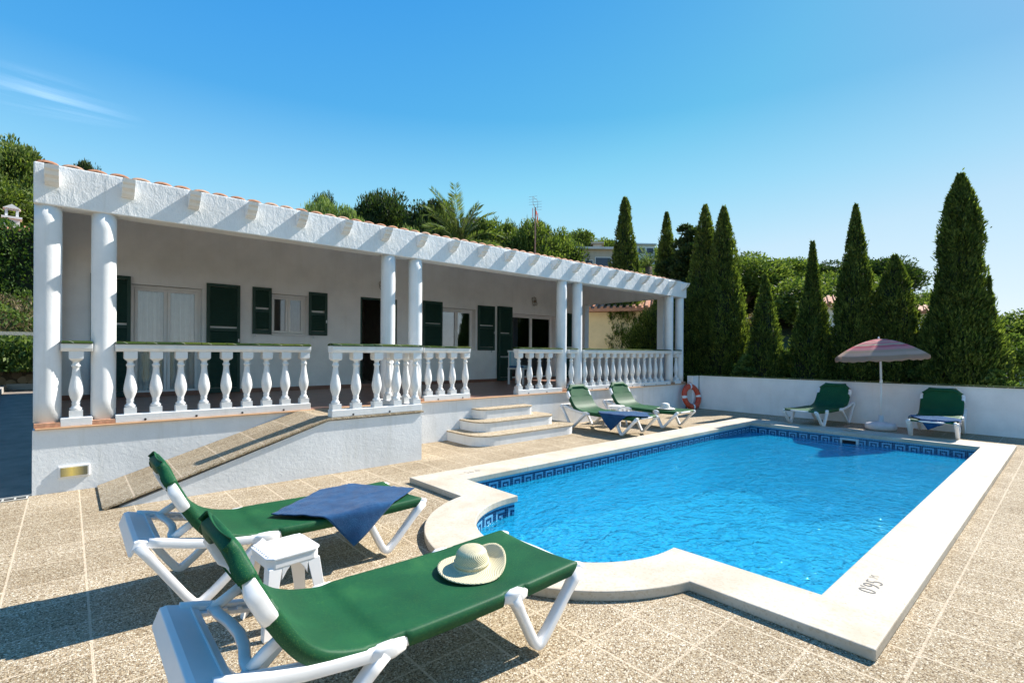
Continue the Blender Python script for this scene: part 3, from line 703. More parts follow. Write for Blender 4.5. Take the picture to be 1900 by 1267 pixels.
# ------------------------------------------------------------------ loungers
def lounger():
    root = empty('sun_lounger', (0, 0, 0))
    hw = .31
    fr = MB()
    for s in (-1, 1):
        y = s*(hw-.022)
        fr.tube([(.05, s*(hw-.002), .448), (.11, s*(hw-.002), .434), (.22, s*(hw-.002), .402), (.33, s*(hw-.002), .376), (.45, s*(hw-.002), .358), (.55, s*(hw-.002), .344), (.60, s*(hw-.004), .340), (.66, s*(hw-.006), .342), (.73, s*(hw-.018), .338), (.84, y, .330), (1.18, y, .330), (1.25, s*(hw-.012), .334), (1.32, s*(hw-.008), .334), (1.40, y, .330), (1.60, y, .332), (1.72, y, .338)], 1, 12, flat=(.022, .026))
        fr.tube([(.565, s*(hw), .336), (.60, s*(hw+.008), .338), (.66, s*(hw+.008), .338), (.715, s*(hw-.002), .328)], [.75, 1.15, 1.15, .7], 12, flat=(.022, .028))
        fr.tube([(1.235, s*(hw-.004), .338), (1.275, s*(hw+.008), .338), (1.32, s*(hw+.008), .338), (1.37, s*(hw-.004), .328)], [.75, 1.15, 1.15, .7], 12, flat=(.022, .028))
        fr.tube([(1.70, y, .336), (1.75, s*(hw-.006), .345), (1.775, s*(hw-.002), .335)], [.8, 1.0, 1], 12, flat=(.024, .026))
    fr.tube([(.60, -hw+.02, .325), (.60, hw-.02, .325)], .018, 8); fr.tube([(1.27, -hw+.02, .325), (1.27, hw-.02, .325)], .018, 8)
    fr.tube([(1.735, -hw+.02, .345), (1.750, 0, .345), (1.735, hw-.02, .345)], .015, 8)
    fr.build('frame', M['plastic'], root, smooth=True)
    RX = lambda x: float(np.interp(x, [0, .1, .22, .33, .45, .55], [.462, .440, .406, .380, .362, .348]))
    hb = MB(); hb.prism([(-.038, .400), (-.024, .392), (.006, .440), (.110, .418), (.118, .436), (.088, .450), (.010, .474), (-.012, .470)], -hw-.018, hw+.018, 'y')
    hb.prism([(.084, .450), (.094, .447), (.094, .456), (.084, .459)], -hw+.0, hw-.0, 'y')
    for s in (-1, 1):
        ya, yb = sorted((s*(hw-.052), s*(hw-.020)))
        hb.prism([(.112, RX(.112)-.022), (.46, RX(.46)-.022), (.46, RX(.46)-.004), (.112, RX(.112)-.004)], ya, yb, 'y')
        yc, yd = sorted((s*(hw-.028), s*(hw-.019)))
        hb.prism([(.112, RX(.112)-.003), (.46, RX(.46)-.003), (.46, RX(.46)+.016), (.112, RX(.112)+.016)], yc, yd, 'y')
        ye, yf = sorted((s*(hw-.050), s*(hw-.029)))
        for q in range(4):
            x_ = .140+q*.055; hb.prism([(x_, RX(x_)-.003), (x_+.022, RX(x_+.022)-.003), (x_+.022, RX(x_+.022)+.012), (x_, RX(x_)+.012)], ye, yf, 'y')
    hb.build('head_board', M['plastic'], root, bevel=.006)
    for s in (-1, 1):
        y = s*(hw+.004)
        def leg(a, f_, c, w0=.022, w1=.027):
            b = MB(); A, Fp, Cc = Vector(a), Vector(f_), Vector(c); pts = []; ra = []
            for q in np.linspace(0, 1, 7)[:-1]: pts.append(A+(Fp-A)*q*.93); ra.append(1.25-.25*min(1, q*3))
            d1, d2 = (A-Fp).normalized(), (Cc-Fp).normalized()
            for q in np.linspace(0, 1, 7)[1:-1]: pts.append(Fp+d1*.055*(1-q)**2+d2*.055*q*q+Vector((0, 0, .004))); ra.append(1.05)
            for q in np.linspace(0, 1, 7)[1:]: pts.append(Fp+(Cc-Fp)*(.07+.93*q)); ra.append(1+.2*max(0, q*3-2))
            b.tube(pts, ra, 12, flat=(w1, w0), up=(0, 0, 1)); return b.build('leg', M['plastic'], root, smooth=True)
        leg((.004, y, .448), (.278, y, .018), (.625, y, .332))
        leg((1.285, y, .335), (1.445, y, .018), (1.750, y, .338))
    prof = [(.62, .358), (.54, .368), (.47, .385), (.40, .415), (.345, .462), (.298, .526), (.255, .600), (.217, .675), (.180, .752), (.145, .832)]
    def at(t):
        q = max(0, t)*(len(prof)-1); i = min(int(q), len(prof)-2); k = q-i
        return (prof[i][0]*(1-k)+prof[i+1][0]*k, prof[i][1]*(1-k)+prof[i+1][1]*k)
    # tangent at t gives the board's offset direction (away from the sitter)
    def off(t, dd):
        a, c = at(max(0, t-.06)), at(min(1, t+.06)); tx, tz = c[0]-a[0], c[1]-a[1]; L = math.hypot(tx, tz); p = at(t); return (p[0]+tz/L*-dd, p[1]+tx/L*dd)
    bf = MB()
    for s in (-1, 1):
        pts = []; ra = []
        for t in np.linspace(.04, .875, 26):
            ex = .68 < t < .875; o_ = off(t, .034 if ex else .026)
            pts.append((o_[0], s*(hw-(.004 if ex else .026)), o_[1])); ra.append(1.25 if ex else .9)
        o1 = off(.93, .020); o2 = off(.985, .018)
        pts += [(o1[0], s*(hw-.088), o1[1]), (o2[0], s*(hw-.145), o2[1])]; ra += [.85, .8]
        bf.tube(pts, ra, 12, flat=(.022, .024), up=(1, 0, .6))
    o2 = off(.985, .018)
    bf.tube([(o2[0], -(hw-.12), o2[1]), (o2[0], 0, o2[1]+.004), (o2[0], hw-.12, o2[1])], 1, 8, flat=(.018, .020))
    o2 = off(.45, .035); bf.tube([(o2[0], -hw+.02, o2[1]), (o2[0], hw-.02, o2[1])], .014, 8)
    bf.build('back_frame', M['plastic'], root, smooth=True)
    br = MB()
    for s in (-1, 1):
        br.tube([(.165, s*.268, .434), (.215, s*.258, .468), (.275, s*.258, .505)], 1, 8, flat=(.014, .020))
        br.tube([(.275, s*.258, .505), (.262, s*.268, .535), (.240, s*.275, .570)], 1, 8, flat=(.015, .018))
    br.tube([(.165, -.272, .434), (.168, -.20, .434), (.190, -.10, .430), (.198, 0, .429), (.190, .10, .430), (.168, .20, .434), (.165, .272, .434)], 1, 8, flat=(.020, .012))
    br.tube([(.275, -.258, .505), (.262, -.1, .492), (.262, .1, .492), (.275, .258, .505)], 1, 8, flat=(.018, .012))
    br.build('back_prop', M['plastic'], root, smooth=True)
    sl_ = MB()
    raw = [(1.765, .340), (1.762, .362), (1.740, .378)] + [(1.74-(1.74-.66)*k/14, .378-.010*math.sin(math.pi*k/14)) for k in range(1, 15)] + [(p[0], p[1]+.012) for p in prof] + [(.138, .858), (.127, .864)]
    path = []
    for a, c in zip(raw[:-1], raw[1:]):
        L = math.hypot(c[0]-a[0], c[1]-a[1]); m = max(1, round(L/.014))
        for q in range(m): path.append(Vector((a[0]+(c[0]-a[0])*q/m, 0, a[1]+(c[1]-a[1])*q/m)))
    path.append(Vector((raw[-1][0], 0, raw[-1][1])))
    # round the corners of the polyline a little
    for _ in range(3): path = [path[0]] + [(path[i-1]+path[i]*2+path[i+1])/4 for i in range(1, len(path)-1)] + [path[-1]]
    NP = len(path); NC = 30; rows = []
    for i, p in enumerate(path):
        a = path[max(0, i-1)]; c = path[min(NP-1, i+1)]; t = (c-a).normalized(); nrm = Vector((t.z, 0, -t.x))
        wv = hw+.010; flap = .062
        if p.x < .35 and p.z > .75: wv = hw+.010-.112*min(1, (p.z-.75)/.10)
        gap = (1.235 < p.x < 1.375) or (.565 < p.x < .725 and p.z < .42) or (p.x < .5 and .640 < p.z < .760)
        if p.x < .35 and p.z > .80: flap = .062-.020*min(1, (p.z-.80)/.03)
        if gap: flap = 0; wv = hw+.004 if p.z < .5 else hw-.03
        row = []
        for j in range(NC+1):
            s = -1+2*j/NC; k = abs(s)
            if k < .8:
                yy = s/.8*(wv-.014); q = p-nrm*.014*(1-(s/.8)**2)
                row.append((q.x, yy, q.z))
            else:
                k = (k-.8)/.2
                if flap:
                    ang = min(1, k*2)*math.pi/2; yy = wv-.014+.014*math.sin(ang); dn = .014*(1-math.cos(ang))+max(0, k-.5)*2*(flap-.014)
                    yy -= .012*max(0, k-.6)
                else: yy = wv-.014+.014*k; dn = .020*k*k
                q = p-nrm*dn; row.append((q.x, math.copysign(yy, s), q.z))
        rows.append(row)
    vs = [v for rw in rows for v in rw]; fs = [(i*(NC+1)+j, (i+1)*(NC+1)+j, (i+1)*(NC+1)+j+1, i*(NC+1)+j+1) for i in range(NP-1) for j in range(NC)]
    sl_.add(vs, fs); sg = sl_.build('sling', M['sling'], root, smooth=True, recalc=False, solid=.003)
    sv = MB(); a1, a2, a3 = off(.875, .024), off(.93, .020), off(.985, .016)
    sv.tube([(a1[0], -(hw-.03), a1[1]), (a2[0], -(hw-.088), a2[1]), (a3[0], -(hw-.145), a3[1]), (a3[0], 0, a3[1]+.003), (a3[0], hw-.145, a3[1]), (a2[0], hw-.088, a2[1]), (a1[0], hw-.03, a1[1])], 1, 14, flat=(.030, .030), up=(1, 0, .6))
    sv.build('sleeve', M['sling'], sg, smooth=True)
    for q in range(5):
        t = .08+.055*q; o_ = at(t)
        lc = MB(); lc.tube([(o_[0]-.02, -(hw-.035), o_[1]-.005), (o_[0]-.008, -(hw-.012), o_[1]-.05-.006*q)], .004, 5); lc.build('lacing', M['black'], sg)
    return root
L0 = lounger()
GL = 'white framed green sun loungers round the pool'
spots = [((.30, 2.175, 0), 0, 'nearest green sun lounger in the foreground with straw hat on it'),
         ((.29, 3.80, 0), 0, 'green sun lounger near the ramp with blue towel over its foot end'),
         ((7.98, 7.10, 0), R(-90), 'green sun lounger right of the steps with blue towel hanging over its side'),
         ((9.42, 7.12, 0), R(-91), 'faded green sun lounger with white hat, near the orange lifebuoy'),
         ((13.30, 3.68, 0), R(180-6), 'dark green sun lounger left of the parasol with bare sling'),
         ((13.30, 1.82, 0), R(180+3), 'dark green sun lounger right of the parasol with navy towel on seat')]
for i, (p, a, lb_) in enumerate(spots):
    o = L0 if i == 0 else copy_tree(L0)
    o.location = p; o.rotation_euler = (0, 0, a); o.scale = (1.05, 1.05, 1.03); tag(o, lb_, 'sun lounger', GL)

# towels: a flat cloth folded over the two long rails of a lounger
def towel(label, origin, az, corner, ang, Lx, Ly, zt=.392, hw=.334, fx=9.9, seed=0, dz=0):
    """origin/az: lounger frame; corner: cloth centre in lounger x,y; ang: cloth turn; Lx,Ly: its size; fx: x of the foot end"""
    root = Matrix.Translation(Vector(origin)) @ Matrix.Rotation(az, 4, 'Z') @ Matrix.Diagonal((1.05, 1.05, 1.03, 1))
    nu, nv = 60, 44; b = MB()
    def fn(s, t):
        a, c = (s-.5)*Lx, (t-.5)*Ly
        x = corner[0]+a*math.cos(ang)-c*math.sin(ang); y = corner[1]+a*math.sin(ang)+c*math.cos(ang)
        z = zt - .010*(1-min(1, abs(y)/hw)**2)
        z += .010*noise.noise((x*5+seed, y*5, 1))+.006*noise.noise((x*13, y*13, seed))+.012*max(0, 1-abs(a*.6+c-.05+.03*math.sin(a*9))/.02)*.6; z += .005
        bx = abs(y)-hw
        if bx > 0:
            d = bx; rr = .02
            k = min(d, rr*1.57)/rr
            yy = hw+rr*math.sin(k)+max(0, d-rr*1.57)*.07; z = zt-rr*(1-math.cos(k))-max(0, d-rr*1.57)*.985
            yy += .018*math.sin(x*16+seed)*min(1, d*4)
            z = max(z, .012); y = math.copysign(yy, y)
        ex = x-fx
        if ex > 0:
            rr = .02; k = min(ex, rr*1.57)/rr; x = fx+rr*math.sin(k)+max(0, ex-rr*1.57)*.10+.012*math.sin(y*18+seed)*min(1, ex*4); z = z-rr*(1-math.cos(k))-max(0, ex-rr*1.57)*.98; z = max(z, .012)
        return tuple(root @ Vector((x, y, z+dz)))
    b.grid(fn, nu, nv)
    o = b.build('towel', M['towel'], None, smooth=True, recalc=False, solid=.007)
    ctr = sum((Vector(v.co) for v in o.data.vertices), Vector())/len(o.data.vertices)
    for v in o.data.vertices: v.co -= ctr
    o.location = ctr; return tag(o, label, 'towel', 'blue towels on the loungers')
towel('blue terry towel draped over foot end of the lounger near the ramp, corner hanging', (.29, 3.80, 0), 0, (1.28, -.06), R(38), .80, .70, fx=9)
towel('blue towel hanging in a point over the side of the lounger by the steps', (7.98, 7.10, 0), R(-90), (1.33, -.10), R(42), .86, .70, seed=3, fx=9)
towel('navy towel with a folded edge on the lounger right of the parasol', (13.30, 1.82, 0), R(183), (1.45, .04), R(30), .72, .62, seed=6, fx=1.72)

# hats
def hat(label, loc, mat, s=1.0, tilt=(0, 0), brim=.21, up=.06, rz=0, rmin=.09):
    b = MB(); ch = .105
    prof = [(0, ch), (.035, ch-.002), (.062, ch-.012), (.080, ch-.032), (.086, ch-.06), (.090, .012), (.095, .003), (.10, 0)]
    n = 48; vs = []; m = 0
    rad = [(brim-.10)*k/8+.10 for k in range(1, 9)]
    rows = []
    for j in range(n):
        a = 2*math.pi*j/n; row = [(p[0]*math.cos(a), p[0]*math.sin(a), p[1]) for p in prof]
        for q in rad:
            k = (q-.10)/(brim-.10); z = .004*math.sin(a*3)*k-.006*k + up*max(0, math.cos(a-R(20)))**2*k**1.6+.010*k*math.sin(a*2+1)
            row.append((q*math.cos(a), q*math.sin(a), z))
        rows.append(row)
    m = len(rows[0]); vs = [v for rw in rows for v in rw]
    fs = [(j*m+i, ((j+1) % n)*m+i, ((j+1) % n)*m+i+1, j*m+i+1) for j in range(n) for i in range(m-1)]
    b.add(vs, fs); o = b.build('sun_hat', mat, None, smooth=True, solid=.004, recalc=True)
    bd = MB(); bd.lathe([(.0905, .012), (.096, .013), (.0955, .028), (.0895, .03)], (0, 0, 0), 40, cap=False); bd.build('hat_band', mat, o, smooth=True)
    o.location = loc; o.rotation_euler = (tilt[0], tilt[1], rz); o.scale = (s, s, s); return tag(o, label, 'hat')
hat('cream straw sun hat with upturned brim on the nearest lounger', (1.64, 2.17, .398), M['straw'], 1.0, (R(3), R(-2)), up=.055, rz=R(-25), brim=.185)
hat('white sun hat on the lounger nearest the lifebuoy', (9.40, 5.75, .398), M['whitehat'], 1.05, up=.0, brim=.19)

# stools
def stool():
    root = empty('plastic_stool', (0, 0, 0)); s = .135
    b = MB(); b.prism([(-s+.03, -s), (s-.03, -s), (s, -s+.03), (s, s-.03), (s-.03, s), (-s+.03, s), (-s, s-.03), (-s, -s+.03)], .385, .40, 'z')
    b.prism([(-s+.035, -s+.006), (s-.035, -s+.006), (s-.006, -s+.035), (s-.006, s-.035), (s-.035, s-.006), (-s+.035, s-.006), (-s+.006, s-.035), (-s+.006, -s+.035)], .34, .385, 'z')
    for k in range(9): b.box(-s+.012, s-.012, -s+.028+k*.0255, -s+.043+k*.0255, .398, .4075)
    b.build('seat', M['plastic'], root, bevel=.006)
    for sx in (-1, 1):
        for sy in (-1, 1):
            b = MB(); t = .052
            b.add([(sx*(s-.008), sy*(s-.008), .345), (sx*(s-.075), sy*(s-.010), .345), (sx*(s-.010), sy*(s-.075), .345), (sx*(s+.03), sy*(s+.03), 0), (sx*(s-.012), sy*(s+.028), 0), (sx*(s+.028), sy*(s-.012), 0)],
                  [(0, 1, 4, 3), (0, 3, 5, 2), (1, 2, 5, 4), (0, 2, 1), (3, 4, 5)])
            # arched web under the seat
            b.prism([(sx*(s-.07), .345), (sx*(s-.07), .27), (sx*(s-.095), .315), (sx*(s-.12), .345)], sy*(s-.016), sy*(s-.008), 'y')
            b.build('leg', M['plastic'], root, bevel=.004)
    return root
s0 = stool(); s0.scale = (1.12, 1.12, 1.05); s0.location = (.95, 3.05, 0); s0.rotation_euler = (0, 0, R(4)); tag(s0, 'white plastic stool between the two foreground loungers', 'stool', 'white plastic stools')
s1 = copy_tree(s0); s1.location = (8.78, 6.55, 0); s1.rotation_euler = (0, 0, R(10)); tag(s1, 'white plastic stool between the two loungers near the steps', 'stool', 'white plastic stools')

# parasol
def parasol():
    root = empty('parasol', (12.56, 2.70, 0), 0, 'beach parasol with red, pink and beige stripes beside the wall', 'parasol')
    b = MB(); b.lathe([(0, 0), (.24, 0), (.27, .03), (.275, .09), (.25, .135), (.10, .165), (.05, .17), (.045, .30), (0, .30)], (0, 0, 0), 36, cap=False); b.build('base', plain('grey_white_base', (.62, .61, .60), .55, .1, 8), root, smooth=True)
    b = MB(); b.tube([(0, 0, .28), (0, 0, 1.02)], .016, 10); b.build('lower_pole', M['plastic'], root, smooth=True)
    b = MB(); b.tube([(0, 0, 1.0), (-.01, .02, 1.86)], .021, 10); b.tube([(0, 0, .96), (0, 0, 1.03)], .027, 10); b.build('upper_pole', M['plastic'], root, smooth=True)
    g = NT('striped_parasol_cloth'); x = g.sep()
    rr = g.math('SQRT', g.math('ADD', g.math('POWER', x[0], 2), g.math('POWER', x[1], 2)))
    ang = g.math('ARCTAN2', x[1], x[0]); q = g.math('ABSOLUTE', g.math('SUBTRACT', g.math('FRACT', g.math('DIVIDE', ang, math.pi/4)), .5))
    # stripes run straight across each gore
    band = g.math('MULTIPLY', rr, g.math('COSINE', g.math('MULTIPLY', g.math('SUBTRACT', g.math('FRACT', g.math('DIVIDE', ang, math.pi/4)), .5), math.pi/4)))
    cl = [(.0, (.85, .50, .48)), (.14, (.75, .10, .16)), (.20, (.88, .62, .50)), (.28, (.85, .25, .32)), (.33, (.70, .62, .45)), (.41, (.75, .09, .16)), (.47, (.86, .42, .42)), (.55, (.55, .50, .30)), (.62, (.70, .64, .48)), (.70, (.42, .38, .22)), (.77, (.88, .42, .34)), (.84, (.75, .08, .14)), (.90, (.88, .55, .48)), (.95, (.78, .10, .18))]
    rp = g.n('ShaderNodeValToRGB'); e = rp.color_ramp.elements; rp.color_ramp.interpolation = 'CONSTANT'
    while len(e) < len(cl): e.new(.5)
    for i, (p_, c_) in enumerate(cl): e[i].position = p_; e[i].color = (*c_, 1)
    g.l(band, rp.inputs[0]); c = g.mix(.38, rp.outputs[0], (.97, .60, .56))
    p = g.pbr(c, .8, None, .2); t = g.n('ShaderNodeBsdfTranslucent'); g.l(c, t.inputs[0]); ms = g.n('ShaderNodeMixShader'); ms.inputs[0].default_value = .6; g.l(p, ms.inputs[1]); g.l(t.outputs[0], ms.inputs[2])
    mt = g.done(ms.outputs[0])
    b = MB(); Rr = .81; n = 8
    def fn(s, t):
        a = s*2*math.pi; k = (a/(2*math.pi/n)) % 1; gore = math.cos((k-.5)*2*math.pi/n)
        edge = math.cos(math.pi/n)/gore; sc_ = t*(edge*.55+.45*1)
        x = Rr*t*(edge*.75+.25); sagz = .035*math.sin(math.pi*k)*t
        z = .36*(1-t**1.75) - sagz*.6
        if t > .93: z -= .0
        return (x*math.cos(a), x*math.sin(a), z)
    b.grid(fn, 96, 12)
    # scalloped valance hanging from the rim
    def fv(s, t):
        x, y, z = fn(s, 1); k = (s*n) % 1; h = .055+.02*math.sin(k*math.pi*3)**2
        return (x*(1+.01*t), y*(1+.01*t), z-h*t)
    b.grid(fv, 96, 2)
    c_ = b.build('canopy', mt, root, smooth=True, recalc=False, solid=.002); c_.location = (-.01, .02, 1.51); c_.rotation_euler = (R(-3), R(-2), 0)
    b = MB()
    for k in range(n):
        a = 2*math.pi*k/n; pts = [(Rr*t*math.cos(a), Rr*t*math.sin(a), .36*(1-t**1.75)-.012) for t in np.linspace(.05, 1.0, 8)]; b.tube(pts, .004, 5)
    b.build('ribs', M['metal'], c_)
    b = MB(); b.lathe([(0, 0), (.012, 0), (.022, .02), (.012, .04), (0, .05)], (0, 0, .36), 10, cap=False); b.build('finial', M['plastic'], c_, smooth=True)
parasol()

# life ring leaning in the corner
b = MB(); nn = 40; Rm, rt = .285, .078
vs = []; fs = []; mi = []
for i in range(nn):
    a = 2*math.pi*i/nn
    for j in range(14):
        q = 2*math.pi*j/14; rr = Rm+rt*math.cos(q); vs.append((rr*math.cos(a), rt*.72*math.sin(q), rr*math.sin(a)))
for i in range(nn):
    for j in range(14): fs.append((i*14+j, i*14+(j+1) % 14, ((i+1) % nn)*14+(j+1) % 14, ((i+1) % nn)*14+j))
lr = empty('lifebuoy', (12.93, 7.10, .355), R(-10), 'orange lifebuoy with white bands leaning against the corner of the wall', 'lifebuoy'); lr.rotation_euler = (R(-12), 0, R(-10))
b.add(vs, fs); b.build('ring', M['orange'], lr, smooth=True)
for a0 in (0, 90, 180, 270):
    b = MB(); v2 = []; 
    for k in range(3):
        a = R(a0-6+6*k)
        for j in range(14):
            q = 2*math.pi*j/14; rr = Rm+(rt+.004)*math.cos(q); v2.append((rr*math.cos(a), (rt*.72+.004)*math.sin(q), rr*math.sin(a)))
    b.add(v2, [(k*14+j, k*14+(j+1) % 14, (k+1)*14+(j+1) % 14, (k+1)*14+j) for k in range(2) for j in range(14)]); b.build('band', M['reflect'], lr, smooth=True)
b = MB(); b.tube([((Rm+rt+.02+.012*math.cos(4*R(k)))*math.cos(R(k)), 0, (Rm+rt+.02+.012*math.cos(4*R(k)))*math.sin(R(k))) for k in range(0, 360, 9)], .006, 5, closed=True); b.build('rope', plain('orange_rope', (.6, .12, .05), .8), lr)

# porch chair with striped cushion, far side
ch = empty('garden_chair', (8.95, 9.8, ZF), R(20), 'white garden chair with blue striped cushion on the porch by the steps', 'chair')
b = MB(); b.box(-.24, .24, -.24, .24, .40, .44); b.build('seat', M['plastic'], ch, bevel=.01)
b = MB()
for k in range(7): b.box(-.22+.07*k, -.18+.07*k, .20, .23, .44, .86)
b.box(-.25, .25, .195, .235, .84, .90); b.build('backrest', M['plastic'], ch, bevel=.006)
for sx in (-.21, .21):
    for sy in (-.21, .21): m_ = MB(); m_.box(sx-.022, sx+.022, sy-.022, sy+.022, 0, .40); m_.build('leg', M['plastic'], ch)
g = NT('blue_striped_cloth'); x = g.sep(); q = g.math('FRACT', g.math('MULTIPLY', x[0], 14)); c = g.ramp(q, [(0, (.75, .76, .75)), (.45, (.05, .12, .28)), (.6, (.30, .62, .68)), (.8, (.04, .06, .12))])
[n_ for n_ in g.t.nodes if n_.type == 'VALTORGB'][0].color_ramp.interpolation = 'CONSTANT'
b = MB(); b.box(-.25, .25, -.25, .19, .445, .50); b.box(-.24, .24, .15, .19, .50, .86); cu = b.build('cushion', g.done(g.pbr(c, .9)), None, bevel=.02)
cu.location = (8.95, 9.8, ZF); cu.rotation_euler = (0, 0, R(20)); tag(cu, 'blue and white striped cushion on the white porch chair', 'cushion')
tb = empty('porch_table', (9.6, 8.9, ZF), R(5), 'round white garden table standing on the porch behind the step-side balustrade', 'table')

b = MB(); b.lathe([(0, .70), (.44, .70), (.45, .715), (.44, .73), (0, .73)], (0, 0, 0), 32, cap=False); b.build('tabletop', M['plastic'], tb, smooth=False)
for k in range(4):
    a = R(45+90*k); m_ = MB(); m_.tube([(.30*math.cos(a), .30*math.sin(a), .70), (.34*math.cos(a), .34*math.sin(a), 0)], .024, 8); m_.build('leg', M['plastic'], tb, smooth=True)

# ------------------------------------------------------------------ antenna
ax, ay = 11.62, 12.0
an = empty('tv_antenna', (ax, ay, rz_(ay)+.03), R(30), 'tall television antenna mast on the roof tiles with two orange tipped arrays', 'antenna')
b = MB(); b.tube([(0, 0, 0), (0, 0, 2.15)], .022, 8); b.build('mast', plain('brown_mast', (.20, .14, .12), .6), an)
b = MB()
for s in (-1, 1):
    b.tube([(0, 0, 2.12), (s*.28, .0, 2.2), (s*.30, 0, 2.42)], .008, 5)
    for k in range(4): b.tube([(s*.30, -.14, 2.16+.09*k), (s*.30, .14, 2.16+.09*k)], .005, 4)
b.tube([(-.34, 0, 2.42), (.34, 0, 2.46)], .006, 5); b.tube([(-.1, 0, 1.86), (.42, 0, 1.62)], .008, 5)
b.build('array', M['metal'], an)
b = MB()
for s in (-1, 1): b.tube([(s*.30, 0, 1.72), (s*.31, 0, 2.05)], .012, 5)
b.box(.06, .14, -.02, .02, 1.95, 2.06); b.tube([(.1, 0, 2.0), (.30, 0, 1.78)], .008, 5); b.build('orange_fitting', M['orange'], an)
an2 = empty('tv_antenna', (4.3, 13.0, rz_(13.0)), 0, 'small thin antenna showing just over the left part of the roof', 'antenna')
b = MB(); b.tube([(0, 0, 0), (.05, 0, .62)], .008, 5); b.tube([(.12, 0, 0), (.2, 0, .70)], .006, 5); b.tube([(.05, 0, .35), (.6, 0, .30)], .008, 5); b.build('rods', M['metal'], an2)

# ------------------------------------------------------------------ foliage makers (numpy)
def leaf_obj(name, mat, P, D, Lg, Wd, parent=None, bend=0, base=None):
    """P centres, D directions, each leaf a small rhombic blade (two triangles sharing its long axis)"""
    n = len(P); D = D/np.linalg.norm(D, axis=1, keepdims=True)
    rd = rng.normal(size=(n, 3)); S = np.cross(D, rd); S /= np.linalg.norm(S, axis=1, keepdims=True)+1e-9
    Lg = np.broadcast_to(Lg, (n,))[:, None]; Wd = np.broadcast_to(Wd, (n,))[:, None]
    v = np.empty((n, 4, 3)); v[:, 0] = P-D*Lg*.5; v[:, 1] = P+S*Wd*.5; v[:, 2] = P+D*Lg*.5; v[:, 3] = P-S*Wd*.5
    me = bpy.data.meshes.new(name); me.vertices.add(n*4); me.loops.add(n*4); me.polygons.add(n)
    me.vertices.foreach_set('co', v.astype(np.float32).ravel()); me.loops.foreach_set('vertex_index', np.arange(n*4, dtype=np.int32))
    me.polygons.foreach_set('loop_start', np.arange(0, n*4, 4, dtype=np.int32)); me.update(calc_edges=True); me.validate()
    me.materials.append(mat); o = bpy.data.objects.new(name, me); col.objects.link(o)
    if parent: o.parent = parent
    return o
def uvec(n):
    a = rng.normal(size=(n, 3)); return a/np.linalg.norm(a, axis=1, keepdims=True)

